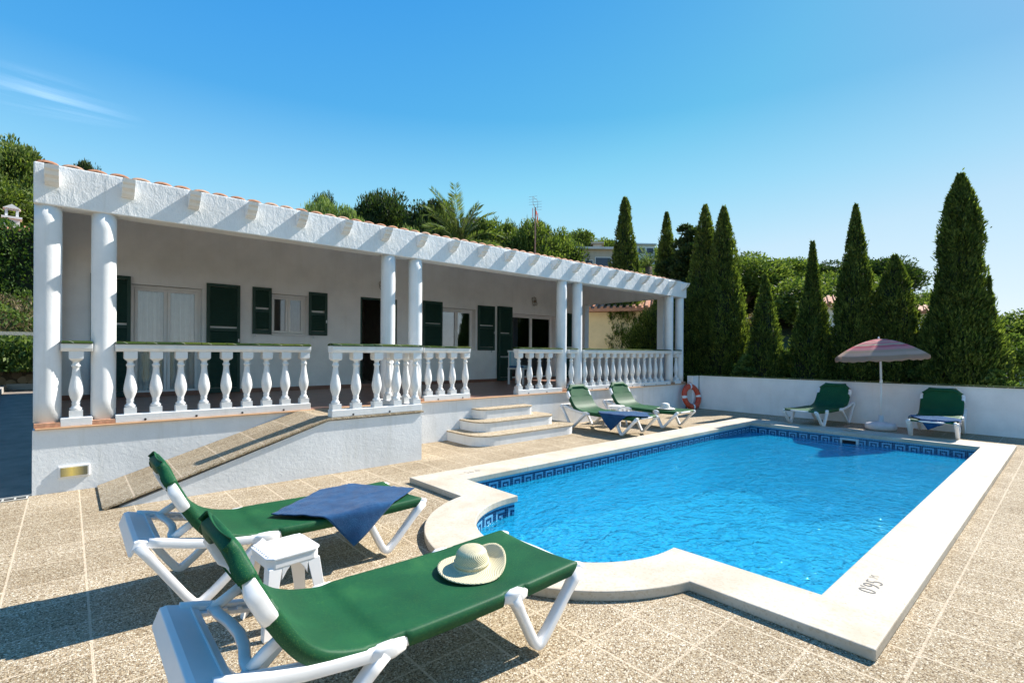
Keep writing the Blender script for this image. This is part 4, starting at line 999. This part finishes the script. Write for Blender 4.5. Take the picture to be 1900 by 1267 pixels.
def cypress(label, x, y, h, hw, prof, n=15000, lumps=26, leaf=.10, z0=0, lean=0, mat='cypress', group='cypress trees behind the garden wall', base=.0, seed=0):
    """prof: list of (height fraction, radius fraction)"""
    g = np.random.default_rng(seed+int(x*97+y*31)); n = int(n*1.6); leaf *= .76
    root = empty('cypress_tree', (x, y, z0), 0, label, 'cypress', group)
    pf = np.array(prof); R_ = lambda t: np.interp(t, pf[:, 0], pf[:, 1])*hw
    tt = g.random(n*3)**.9; rr = R_(tt); keep = g.random(n*3) < (rr/hw)*.9+.12; tt = tt[keep][:n]; rr = rr[keep][:n]; n = len(tt)
    an = g.random(n)*2*np.pi
    # spire shaped lumps: rib pattern round the crown that wanders with height
    l1 = np.sin(an*5+tt*9+seed)*.5+np.sin(an*9-tt*17+1.3*seed)*.35+np.sin(an*3+tt*31)*.35+np.sin(an*13+tt*47+seed)*.25
    rr = rr*(1+.13*np.sin(tt*14+seed*1.7+np.sin(an))+.09*np.sin(tt*29+seed+2*np.sin(an+1)))
    rad = rr*(.94+.22*l1+.22*np.sin(tt*23+seed*2+an)*np.sin(tt*57+an*2))*(1-.34*g.random(n)**2) + .02*g.normal(size=n)
    P = np.stack([rad*np.cos(an)+lean*tt*h*.1, rad*np.sin(an), tt*h+.05*g.normal(size=n)+base], 1)
    D = np.stack([np.cos(an)*.55, np.sin(an)*.55, np.full(n, 1.1)], 1)+g.normal(size=(n, 3))*.42
    # most sprays gather in upright tufts with darker gaps between them
    nc = int(n/75); ct = g.random(nc*3)**.9; cr_ = R_(ct); kp = g.random(nc*3) < (cr_/hw)*.9+.15; ct = ct[kp][:nc]; cr_ = cr_[kp][:nc]; nc = len(ct); ca = g.random(nc)*2*np.pi
    l2 = np.sin(ca*5+ct*9+seed)*.5+np.sin(ca*3+ct*31)*.4; crd = cr_*(.80+.18*l2+.30*g.random(nc))
    C = np.stack([crd*np.cos(ca)+lean*ct*h*.1, crd*np.sin(ca), ct*h+base], 1)
    m = int(n*.68); ci = g.integers(0, nc, m); q = g.normal(size=(m, 3)); sg_ = ((.045+.05*g.random(nc))*(.55*cr_+.45*hw*.8))[ci][:, None]
    q[:, 2] = q[:, 2]*2.1; tap = np.clip(1-q[:, 2:3]*.22, .25, 1.4); q[:, :2] *= tap
    P[:m] = C[ci]+q*sg_; an2 = ca[ci]; D[:m] = np.stack([np.cos(an2)*.45+q[:, 0]*.25, np.sin(an2)*.45+q[:, 1]*.25, np.full(m, 1.1)], 1)+g.normal(size=(m, 3))*.35
    # side spires: smaller pointed leaders pressed against the main one
    ns = 9; k0 = int(n*.24); si = g.integers(0, ns, k0); sa = g.random(ns)*2*np.pi; sz = g.random(ns)*.42*h; sh = h*(.20+.16*g.random(ns)); sr = R_((sz+.3*sh)/h)
    u_ = g.random(k0)**.8; w_ = (1-u_)**.8*hw*.24*(.7+.5*np.sin(u_*14+si)**2)*np.sqrt(g.random(k0)); b_ = g.random(k0)*2*np.pi
    S_ = np.stack([sr[si]*.86*np.cos(sa[si])+w_*np.cos(b_), sr[si]*.86*np.sin(sa[si])+w_*np.sin(b_), sz[si]+u_*sh[si]+base], 1)
    P = np.concatenate([P, S_]); D = np.concatenate([D, np.stack([np.cos(b_)*.4, np.sin(b_)*.4, np.full(k0, 1.1)], 1)+g.normal(size=(k0, 3))*.35]); n = len(P)
    cr = leaf_obj('crown', M[mat], P, D, leaf*1.15*(.6+g.random(n)*1.1), leaf*.36*(.7+.6*g.random(n)), root)
    # stray shoots round the outline
    k = n//7; t2 = g.random(k)**1.1; a2 = g.random(k)*2*np.pi; r2 = R_(t2)*(.96+.13*np.sin(a2*7+t2*41+seed)+.16*g.random(k))+.02
    P2 = np.stack([r2*np.cos(a2)+lean*t2*h*.1, r2*np.sin(a2), t2*h+base+.04], 1); D2 = np.stack([np.cos(a2)*.5, np.sin(a2)*.5, np.full(k, 1.)], 1)+g.normal(size=(k, 3))*.3
    leaf_obj('shoots', M[mat], P2, D2, leaf*1.3, leaf*.35, cr)
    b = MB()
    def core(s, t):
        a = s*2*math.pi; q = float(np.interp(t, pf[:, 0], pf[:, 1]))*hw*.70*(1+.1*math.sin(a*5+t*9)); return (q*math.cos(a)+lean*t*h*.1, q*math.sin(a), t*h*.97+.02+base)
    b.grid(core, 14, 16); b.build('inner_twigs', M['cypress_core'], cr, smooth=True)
    b = MB(); b.tube([(0, 0, -.2), (0, 0, h*.25), (lean*h*.05, 0, h*.6)], [.11, .09, .04], 8); b.build('trunk', M['bark'], root)
    return root
cone = [(0, .8), (.06, .95), (.18, 1), (.4, .85), (.6, .62), (.8, .34), (.93, .14), (1, .02)]
col_ = [(0, .75), (.08, .92), (.3, 1), (.5, .86), (.7, .62), (.86, .36), (.95, .17), (1, .03)]
big = [(0, .85), (.1, 1), (.24, .97), (.33, .86), (.41, .72), (.47, .56), (.53, .50), (.60, .50), (.66, .40), (.71, .44), (.78, .43), (.85, .34), (.91, .25), (.96, .13), (1, .03)]
def pol(az, d): return d*math.cos(R(az)), d*math.sin(R(az))
def cyp(label, az, d, tan, hw, prof, **k):
    x, y = pol(az, d); cypress(label, x, y, 1.55+tan*d, hw, prof, **k)
cyp('largest cypress at the right, thick column with bulging lumpy top', 6.74, 15.6, .266, .78, big, n=38000, seed=1, leaf=.105)
cyp('medium cypress immediately left of the largest one, with rounded shoulders', 11.2, 15.8, .155, .54, [(0, .8), (.1, .95), (.35, 1), (.6, .82), (.8, .55), (.93, .25), (1, .03)], seed=2)
cyp('tall pointed cypress directly behind the parasol', 14.14, 15.8, .243, .56, [(0, .85), (.15, 1), (.3, .95), (.5, .74), (.62, .6), (.72, .42), (.84, .27), (.93, .14), (1, .02)], n=19000, seed=3)
cyp('slim pointed cypress left of the parasol with wide skirt', 17.61, 16.0, .190, .72, [(0, 1), (.15, .95), (.28, .78), (.42, .6), (.56, .42), (.7, .24), (.85, .13), (.95, .06), (1, .02)], n=17000, seed=4)
cyp('smallest cypress in the row, a low cone right of the tall pair', 21.74, 15.9, .139, .50, cone, n=11000, seed=5)
cyp('right hand cypress of the tall twin pair beside the villa', 25.7, 16.4, .267, .62, col_, n=22000, seed=6)
cyp('left hand cypress of the tall twin pair beside the villa', 27.5, 16.8, .274, .62, col_, n=22000, seed=7)
cyp('narrow dark cypress behind the end of the villa roof', 31.44, 19.5, .266, .52, col_, n=17000, seed=8, leaf=.12)
cyp('cypress standing alone above the roof, right of the antenna', 35.88, 22.5, .300, .74, [(0, .8), (.2, 1), (.5, .95), (.65, .72), (.8, .45), (.9, .28), (.96, .22), (1, .05)], n=20000, seed=9, leaf=.13)
cyp('broad cypress seen through the right end of the porch', 31.5, 17.2, .10, 1.2, [(0, .9), (.3, 1), (.6, .95), (.85, .6), (1, .1)], n=22000, seed=10)
cyp('bushy cypress beside the villa end wall, behind the rightmost columns', 28.9, 17.0, .13, .9, [(0, .9), (.3, 1), (.6, .9), (.85, .6), (1, .1)], n=14000, seed=11)

# broad shrubs and loose trees
def blobtree(name, label, cat, x, y, z0, h, cr, crz, mat, n=9000, clumps=40, leaf=.14, tr=.12, group=None, seed=0, th=None, droop=False, flatb=.0, asp=.45):
    global rng
    g = np.random.default_rng(seed+5); rng = np.random.default_rng(seed+900)
    root = empty(name, (x, y, z0), g.random()*6, label, cat, group)
    c = uvec(clumps)*(g.random((clumps, 1))**.45); c[:, 2] = np.abs(c[:, 2])*1.0 - .25*(g.random(clumps)); 
    c *= np.array([cr*.80, cr*.80, crz*.80]); zc = h-crz*1.0
    c[:, 2] += zc
    rads = cr*(.20+.22*g.random(clumps))
    ci = g.integers(0, clumps, n); d = uvec(n); d[:, 2] = np.where(g.random(n) < .6, np.abs(d[:, 2]), d[:, 2])
    q = (.62+.42*g.random(n))[:, None]
    P = c[ci]+d*q*rads[ci][:, None]*np.array([1.05, 1.05, .8])
    D = d+g.normal(size=(n, 3))*.5+np.array([0, 0, .35])
    if droop: D = np.stack([g.normal(size=n)*.12, g.normal(size=n)*.12, -np.ones(n)], 1); P[:, 2] -= g.random(n)*cr*.5
    cw = leaf_obj('crown', M[mat], P, D, leaf*(.6+.9*g.random(n)), leaf*asp*(.6+.8*g.random(n)), root)
    b = MB(); th_ = th or tr
    b.tube([(0, 0, -.3), (.05*cr, 0, zc*.5), (0, .04*cr, zc)], [th_, th_*.8, th_*.5], 8)
    for k in range(min(10, clumps)):
        e = c[k]; s_ = Vector((0, 0, zc*(.5+.4*g.random()))); e = Vector(e)
        b.tube([s_, s_.lerp(e, .5)+Vector((0, 0, -.05*cr)), e], [th_*.45, th_*.3, th_*.12], 6)
    b.build('trunk', M['bark'], root, smooth=True)
    return root
def bt(name, label, cat, az, d, tan, cr, crz, mat, **k):
    x, y = pol(az, d); z0 = terrain(x, y); h = 1.55+tan*d-z0
    return blobtree(name, label, cat, x, y, z0, h, cr, crz, mat, **k)
GP = 'pines on the hill behind the villa'
# right side, behind the wall
bt('shrub', 'sunlit leafy shrub at the foot of the smallest cypress, left side', 'shrub', 23.4, 15.6, .012, .45, .9, 'shrub', n=3500, clumps=26, leaf=.09, tr=.03, seed=20, group='shrubs behind the garden wall')
bt('shrub', 'bright leafy shrub between the slim cypress and the parasol', 'shrub', 15.9, 16.2, .03, .40, 1.1, 'shrub', n=3500, clumps=26, leaf=.09, tr=.03, seed=21, group='shrubs behind the garden wall')
bt('shrub', 'leafy shrub just left of the largest cypress', 'shrub', 9.2, 15.4, .030, .38, 1.0, 'shrub', n=3000, clumps=24, leaf=.09, tr=.03, seed=22, group='shrubs behind the garden wall')
bt('shrub', 'loose pale green shrub right of the largest cypress', 'shrub', 4.3, 16.2, .065, .55, 1.4, 'shrub', n=4500, clumps=30, leaf=.10, tr=.04, seed=23, group='shrubs behind the garden wall')
bt('shrub', 'low sprawling shrub at the wall by the right edge of the view', 'shrub', 4.6, 15.0, -.015, .40, .5, 'shrub', n=2000, clumps=18, leaf=.09, tr=.03, seed=24, group='shrubs behind the garden wall')
bt('shrub', 'olive leafed bush beyond the twin cypresses', 'shrub', 22.6, 21, .085, .7, 1.3, 'dry', n=3000, clumps=30, leaf=.10, tr=.05, seed=25, group='shrubs behind the garden wall')
bt('tree', 'dense dark loose topped tree between the narrow cypress and the tall pair', 'tree', 29.3, 18.6, .290, 1.15, 3.2, 'pine_dark', n=22000, clumps=55, leaf=.15, tr=.14, seed=26, group=GP)
# skyline pines
pines = [(93.3, 40, .305, 2.5, 3.2, 'pine', 'tall pine on the left skyline beyond the neighbour roof'), (88.9, 44, .300, 1.5, 1.5, 'pine_dark', 'dark spreading pine just above the left end of the roof'),
 (94.5, 38, .25, 3.4, 3.2, 'pine', 'pine cut by the left edge of the view'), (91.2, 46, .272, 1.9, 2.4, 'pine', 'paler pine between the two dark skyline pines on the left'),
 (62.76, 46, .322, 3.2, 3.6, 'pine_dark', 'rounded dark pine highest on the skyline above the middle of the roof'), (57.7, 44, .319, 3.1, 3.3, 'pine_dark', 'dark pine behind the palm fronds'),
 (65.2, 48, .285, 2.2, 2.6, 'pine', 'small pine right of the drooping trees'), (60.3, 50, .27, 2.6, 2.6, 'pine', 'small pine in the dip between two dark pines'),
 (69.0, 52, .305, 1.6, 2.6, 'pine_dark', 'dark pine behind the left drooping tree'),
 (51.3, 48, .274, 3.6, 3.2, 'pine', 'broad pine right of the palm'), (48.6, 50, .272, 2.6, 3.2, 'pine', 'slender pine left of the antenna mast'), (46.0, 48, .282, 3.2, 3.6, 'pine', 'bushy pine directly behind the antenna mast'),
 (43.4, 50, .255, 3.2, 3.0, 'pine', 'pine right of the antenna mast'), (41.2, 62, .247, 4.2, 3.2, 'pine', 'wide crowned pine above the beige hillside house'), (37.9, 70, .228, 4.2, 3.2, 'pine', 'pine left of the lone cypress'),
 (32.7, 90, .212, 5.0, 4.2, 'pine', 'far pine above the white hillside house'), (23.6, 60, .190, 5.2, 4.4, 'pine', 'large pale pine right of the twin cypresses'), (20.9, 66, .172, 5.6, 4.6, 'pine', 'broad pine behind the smallest cypress'),
 (17.3, 72, .160, 5.0, 4.0, 'pine_dark', 'dark pine behind the slim cypress'), (15.6, 68, .142, 4.6, 4.0, 'pine', 'pine sloping down left of the parasol cypress'), (12.7, 74, .160, 5.2, 4.4, 'pine_dark', 'dark pine behind the medium cypress'), (9.2, 60, .103, 4.2, 3.6, 'pine', 'pine between the two rightmost cypresses'),
 (2.9, 42, .068, 3.4, 2.8, 'pine', 'rounded pine at the right edge beyond the wall')]
src = {}
for i, (az, d, tan, cr, crz, mt, lb_) in enumerate(pines):
    x, y = pol(az, d); z0 = terrain(x, y); h = max(crz*1.6, 1.55+tan*d-z0)
    z0 = 1.55+tan*d-h
    key_ = (mt, i % 2)
    if key_ not in src:
        src[key_] = blobtree('pine_tree', lb_, 'pine', x, y, z0, 7.0, 3.4, 3.2, mt, n=30000, clumps=90, leaf=.25, asp=.42, tr=.22, seed=40+i, group=GP)
        src[key_]['first'] = 1; o = src[key_]
    else: o = copy_tree(src[key_])
    o.location = (x, y, z0); o.scale = (cr/3.4, cr/3.4, h/7.0); o.rotation_euler = (0, 0, i*1.7); tag(o, lb_, 'pine', GP)
    if 'first' in o: del o['first']
# drooping pepper-like trees just above the roof
bt('drooping_tree', 'pale green tree with hanging branches, leftmost above the roof', 'tree', 69.3, 30, .300, 1.35, 1.9, 'light_leaf', n=9000, clumps=40, leaf=.24, tr=.1, seed=61, group='pale drooping trees above the roof', droop=True, asp=.16)
bt('drooping_tree', 'narrow drooping tree next to the leftmost one above the roof', 'tree', 66.8, 29, .295, .8, 1.6, 'light_leaf', n=5500, clumps=26, leaf=.24, tr=.08, seed=62, group='pale drooping trees above the roof', droop=True, asp=.16)
bt('drooping_tree', 'low drooping tree between the narrow one and the palm', 'tree', 64.0, 28, .245, .9, 1.3, 'light_leaf', n=5000, clumps=26, leaf=.24, tr=.08, seed=63, group='pale drooping trees above the roof', droop=True, asp=.16)
bt('drooping_tree', 'rounded pale drooping tree left of the palm', 'tree', 60.2, 27, .255, 1.5, 1.5, 'light_leaf', n=8500, clumps=40, leaf=.22, tr=.1, seed=64, group='pale drooping trees above the roof', droop=True, asp=.16)

# palm
def palm(label, az, d, tan, n=34, L=2.4, seed=0, sc_=1.0):
    x, y = pol(az, d); z0 = terrain(x, y); zc = 1.55+tan*d
    g = random.Random(seed); root = empty('palm_tree', (x, y, z0), 0, label, 'palm'); h = zc-z0
    b = MB(); b.tube([(0, 0, -.2), (0, 0, h*.5), (0, 0, h)], [.28, .24, .26], 12); b.build('trunk', M['bark'], root, smooth=True)
    P = []; D = []; st_ = MB()
    for k in range(n):
        a = g.uniform(0, 2*math.pi); el = R(g.choice([8, 20, 34, 46, 58, 72])+g.uniform(-8, 8)); ln = L*g.uniform(.85, 1.15)
        p = Vector((0, 0, h)); d_ = Vector((math.cos(a)*math.cos(el), math.sin(a)*math.cos(el), math.sin(el))); pts = [p.copy()]
        for s in range(14):
            p = p+d_*ln/14; d_ = (d_+Vector((0, 0, -.095-.03*math.cos(el)))).normalized(); pts.append(p.copy())
        st_.tube(pts, [.025*(1-.05*q) for q in range(len(pts))], 4)
        for s in range(2, 14):
            for f_ in range(3):
                q = pts[s].lerp(pts[s+1] if s < 14 else pts[s], f_/3); t = (pts[s+1]-pts[s]).normalized() if s < 14 else d_
                sd = t.cross(Vector((0, 0, 1))).normalized(); ll = .42*math.sin(math.pi*min(1, (s+1)/16))**.5*L/2.4
                for sg in (-1, 1):
                    dd = (sd*sg*.85+t*.6+Vector((0, 0, .22))).normalized(); P.append(q+dd*ll*.5); D.append((*dd, ll))
    D = np.array(D); o = leaf_obj('fronds', M['palm'], np.array(P), D[:, :3], D[:, 3], .035*L/2.4*1.3, root)
    st_.build('frond_stems', M['palm'], o)
palm('large date palm with arching fronds above the roof, left of the antenna', 54.5, 24, .203, 48, 2.7, 5)
palm('small palm below the white hillside house', 33.3, 40, .165, 26, 2.0, 8)

# ------------------------------------------------------------------ far wood as one mass
def wood():
    g = np.random.default_rng(77); Ps = []; Ds = []; Ls = []
    cnt = 0
    for _ in range(2200):
        az = g.uniform(-2, 100); d = g.uniform(38, 100)
        if az < 40 and d < 50: continue
        if az > 84 and d < 45: continue
        if 20 < az < 45.5 and d < 62: continue
        x, y = pol(az, d); z = terrain(x, y)
        if HS(az) < 1.5: continue
        h = g.uniform(4, 6.5)*(1 if az > 12 else .6); cr = h*.48
        n = int(640*(60/d)); 
        # stay below the skyline trees
        lim = np.interp(az, [0, 3, 9, 13, 17, 23, 34, 37, 41, 46, 52, 57, 60, 65, 70, 72, 87, 89, 96], [.03, .045, .08, .135, .14, .17, .195, .21, .228, .245, .240, .250, .240, .250, .250, .21, .21, .25, .26])
        if (z+h-1.55)/d > lim: continue
        cl = 12; c = uvec(cl)*(g.random((cl, 1))**.5)*np.array([cr*.75, cr*.75, cr*.55])+np.array([x, y, z+h-cr*.8])
        ci = g.integers(0, cl, n); dd = uvec(n); dd[:, 2] = np.abs(dd[:, 2])
        Ps.append(c[ci]+dd*cr*.36); Ds.append(dd+g.normal(size=(n, 3))*.5); Ls.append(np.full(n, .0066*d)*(.7+.6*g.random(n))); cnt += 1
    o = leaf_obj('pine_wood', M['pine'], np.concatenate(Ps), np.concatenate(Ds), np.concatenate(Ls), np.concatenate(Ls)*.55)
    tag(o, 'dense green pine wood covering the hillside behind the villa', 'wood', kind='stuff'); return cnt
print('wood trees', wood())

# ------------------------------------------------------------------ hillside houses
def hhouse(label, az, d, ztop, w, dp, h, wall, roof, rz, wins, flat=True, extra=None, group='houses on the hillside'):
    x, y = pol(az, d); root = empty('hillside_house', (x, y, ztop-h), rz, label, 'house', group)
    b = MB(); b.box(-w/2, w/2, 0, dp, -2, h); b.build('wall', wall, root)
    if flat: b = MB(); b.box(-w/2-.25, w/2+.25, -.35, dp+.2, h, h+.22); b.build('roof', roof, root)
    else:
        b = MB(); b.prism([(-.5, h-.05), (-.5, h+.08), (dp/2, h+dp*.16), (dp+.5, h+.08), (dp+.5, h-.05)], -w/2-.3, w/2+.3, 'x')
        k = -w/2-.25
        while k < w/2+.3:
            b.prism([(-.52, h+.08), (-.52, h+.16), (dp/2, h+dp*.16+.08), (dp/2, h+dp*.16)], k, k+.12, 'x'); k += .26
        b.build('roof', roof, root)
    for (wx, wz, ww, wh) in wins:
        b = MB(); b.box(wx-ww/2-.06, wx+ww/2+.06, -.04, -.002, wz-.06, wz+wh+.06); f_ = b.build('window', M['joinery'], root)
        b = MB(); b.box(wx-ww/2, wx+ww/2, -.055, -.042, wz, wz+wh); b.box(wx-.02, wx+.02, -.06, -.056, wz, wz+wh); b.build('pane', plain('dark_blue_glass', (.03, .05, .09), .1, .1), f_)
    return root
beige = plain('beige_render', (.50, .43, .34), .9, .1, 2); greyw = plain('pale_render', (.62, .60, .57), .9, .1, 2); whitew = plain('white_render', (.78, .77, .75), .9, .06, 2); yel = plain('yellow_render', (.68, .54, .30), .9, .1, 2)
d = 50; zt = 1.55+.203*d
rzh = R(41-90+10)
hh = hhouse('beige house with flat pale roof above the roofline, left of the lone cypress', 39.6, d, zt, 4.6, 6, 2.6, beige, greyw, rzh, [(-1.9, .8, .5, .7), (-.2, .8, .7, .7), (1.2, .3, 1.5, 1.5)])
b = MB(); b.box(-5.2, -2.31, -.5, 5, -2, 2.7); b.build('side_wing', greyw, hh)
b = MB(); b.box(-4.6, -2.7, -.56, -.502, 1.1, 1.7); b.build('ribbon_window', plain('ribbon_glass', (.05, .08, .13), .15), hh)
d = 85; hhouse('white house high on the hill right of the lone cypress', 33.7, d, 1.55+.208*d, 3.2, 5, 2.6, whitew, whitew, R(33-90+20), [(-.6, 1.2, 1.1, .9), (.8, 1.2, 1.1, .9)])
d = 58; hhouse('small pinkish house among pines above the palm', 53.3, d, 1.55+.262*d, 2.0, 3, 2.2, plain('pink_render', (.62, .48, .42), .9), greyw, R(-37), [(0, .9, .5, .8)])
d = 60; hhouse('tiny tower house on the ridge above the beige house', 38.9, d, 1.55+.213*d, 1.0, 2, 2.4, greyw, beige, R(-51), [(0, 1, .3, .6)])
d = 30; hhouse('pale blue white house with red tiled roof left of the parasol cypress', 15.7, d, 1.55+.082*d, 2.2, 4, 3.2, whitew, M['terracotta'], R(-72), [(-.3, 1.2, .5, .9)], flat=False)
d = 36; hhouse('small white house between the two rightmost cypresses', 9.6, d, 1.55+.065*d, 1.5, 3, 3, whitew, M['terracotta'], R(-80), [(.1, 1.4, .4, .7)], flat=False)
d = 75; hhouse('white gable glimpsed between pines behind the slim cypress', 18.6, d, 1.55+.130*d, 1.9, 3, 3, whitew, whitew, R(-70), [(0, 1.4, .5, .7)])
hhouse('yellow neighbouring house with scalloped tile eave, seen through the porch end', 37.2, 22, 3.35, 5.6, 5, 3.4, yel, M['terracotta'], R(-58), [(1.9, .8, .6, .9)], flat=False)
# neighbour at the left with chimney
nb = hhouse('neighbouring house with clay tile roof and white chimney at the left edge', 94.0, 27.5, 5.95, 6.5, 5, 2.3, beige, M['terracotta'], R(4), [(1.2, .4, .8, .8)], flat=False)
b = MB(); b.box(.05, .5, .5, .95, 2.3, 3.05); b.box(-.02, .57, .43, 1.02, 3.05, 3.13); b.box(.08, .16, .53, .92, 3.13, 3.45); b.box(.39, .47, .53, .92, 3.13, 3.45); b.prism([(.02, 3.45), (.53, 3.45), (.275, 3.62)], .48, .97, 'y'); b.build('chimney', whitew, nb)
b = MB(); b.box(-3.3, 3.3, -.12, -.005, 1.45, 1.62); b.build('gutter', whitew, nb)
# far white wall at the right edge
fw = MB(); x, y = pol(2.2, 24); fw.box(-.15, .15, -3.2, .55, -.1, 1.15); o = fw.build('boundary_wall', whitew); o.location = (x, y, 0); tag(o, 'pale far boundary wall at the right edge beyond the garden wall', 'wall')

# ------------------------------------------------------------------ left side: retaining wall, bank, hedge
g = NT('rubble_stone'); v = g.n('ShaderNodeTexVoronoi'); v.inputs['Scale'].default_value = 4.5; g.l(g.co, v.inputs['Vector']); s_ = g.n('ShaderNodeSeparateColor'); g.l(v.outputs['Color'], s_.inputs[0])
c = g.ramp(s_.outputs[0], [(0, (.20, .15, .09)), (.5, (.36, .28, .18)), (1, (.50, .42, .30))]); c = g.mix(g.math('GREATER_THAN', v.outputs['Distance'], .6), c, (.10, .08, .05))
rub = g.done(g.pbr(c, .95, g.bump(g.math('SUBTRACT', 1, v.outputs['Distance']), 1, .08)))
rt_ = empty('retaining_wall', (-2, 20.4, 0), 0, 'rubble stone retaining wall behind the end of the side path', 'wall')
b = MB(); b.box(-9, 2.2, 0, .35, 0, 1.95); b.build('stonework', rub, rt_)
b = MB(); b.box(-9, 2.2, -.02, .37, 1.95, 2.05); b.build('capping', stucco('pale_capping', (.55, .50, .42)), rt_)
def strip(name, mat, n, fx, leaf, D0=(0, 0, 1), sp=.6, asp=.4):
    P = fx(n); D = rng.normal(size=(n, 3))*sp+np.array(D0); return leaf_obj(name, mat, P, D, leaf*(.6+.8*rng.random(n)), leaf*asp*(.6+.8*rng.random(n)))
o = strip('bank_plants', M['shrub'], 16000, lambda n: np.stack([rng.uniform(-8, .6, n), rng.uniform(19.2, 20.45, n), rng.uniform(.5, 1, n)**1.2*1.7+.2], 1), .16); tag(o, 'green creeping plants growing over the rubble wall', 'plants', kind='stuff')
o = strip('bank_grass', M['dry'], 8000, lambda n: (lambda a, y: np.stack([a, y, 2.05+np.minimum(1.1, (y-20.6)*.5)+rng.random(n)*.12], 1))(rng.uniform(-8, .6, n), rng.uniform(20.7, 23.4, n)), .22, asp=.12); tag(o, 'dry grass and twigs on the bank above the rubble wall', 'dry grass', kind='stuff')
o = strip('bank_shrubs', M['shrub'], 9000, lambda n: (lambda a, y: np.stack([a, y, 2.05+np.minimum(1.1, (y-20.6)*.5)+rng.random(n)**2*.45*(.5+.5*np.sin(a*4.1+y*3)), ], 1))(rng.uniform(-8, .6, n), rng.uniform(20.7, 23.2, n)), .15); tag(o, 'low green scrub scattered over the dry bank', 'scrub', kind='stuff')
hd = strip('clipped_hedge', M['hedge'], 26000, lambda n: (lambda x_, z_: np.stack([x_, 23.6+.25*rng.normal(size=n)+.1*np.sin(x_*5), z_*2.6+3.15+.08*np.sin(x_*7)], 1))(rng.uniform(-8.5, .8, n), rng.random(n)**.8), .13); tag(hd, 'tall dark green clipped hedge below the neighbour house at left', 'hedge')
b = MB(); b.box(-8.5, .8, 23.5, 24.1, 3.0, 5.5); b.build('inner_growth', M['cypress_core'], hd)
o = strip('low_hedge', M['hedge'], 14000, lambda n: np.stack([18.6+.5*rng.normal(size=n)+rng.random(n)*.5, rng.uniform(-4, 9.5, n), .1+rng.random(n)**.7*1.6], 1), .12); tag(o, 'low green hedge growing along behind the cypress row', 'hedge')

# ------------------------------------------------------------------ thin cloud
g = NT('cirrus'); mp = g.n('ShaderNodeMapping'); mp.inputs['Scale'].default_value = (.0025, .016, 0); mp.inputs['Rotation'].default_value = (0, 0, R(8)); g.l(g.co, mp.inputs[0])
nn_ = g.noise(1.6, 6, .5, mp.outputs[0], 0); x = g.sep()
rr = g.math('SQRT', g.math('ADD', g.math('POWER', g.math('DIVIDE', x[0], 110), 2), g.math('POWER', g.math('DIVIDE', x[1], 95), 2)))
fall = g.math('MAXIMUM', g.math('SUBTRACT', 1, rr), 0); al = g.math('MULTIPLY', g.math('MULTIPLY', g.math('MAXIMUM', g.math('SUBTRACT', nn_, .43), 0), .6), fall)
tr = g.n('ShaderNodeBsdfTransparent'); tl = g.n('ShaderNodeBsdfTranslucent'); tl.inputs[0].default_value = (1, 1, 1, 1); ms = g.n('ShaderNodeMixShader'); g.l(al, ms.inputs[0]); g.l(tr.outputs[0], ms.inputs[1]); g.l(tl.outputs[0], ms.inputs[2])
b = MB(); b.grid(lambda s, t: (-260+520*s, -110+220*t, 6*math.sin(s*7)*math.sin(t*5)), 12, 12); o = b.build('cloud', g.done(ms.outputs[0]), smooth=True)
a_ = R(91.5); o.location = (math.cos(a_)*900, math.sin(a_)*900, 331); o.rotation_euler = (0, 0, 0); tag(o, 'thin wispy cirrus cloud in the upper left sky', 'cloud')
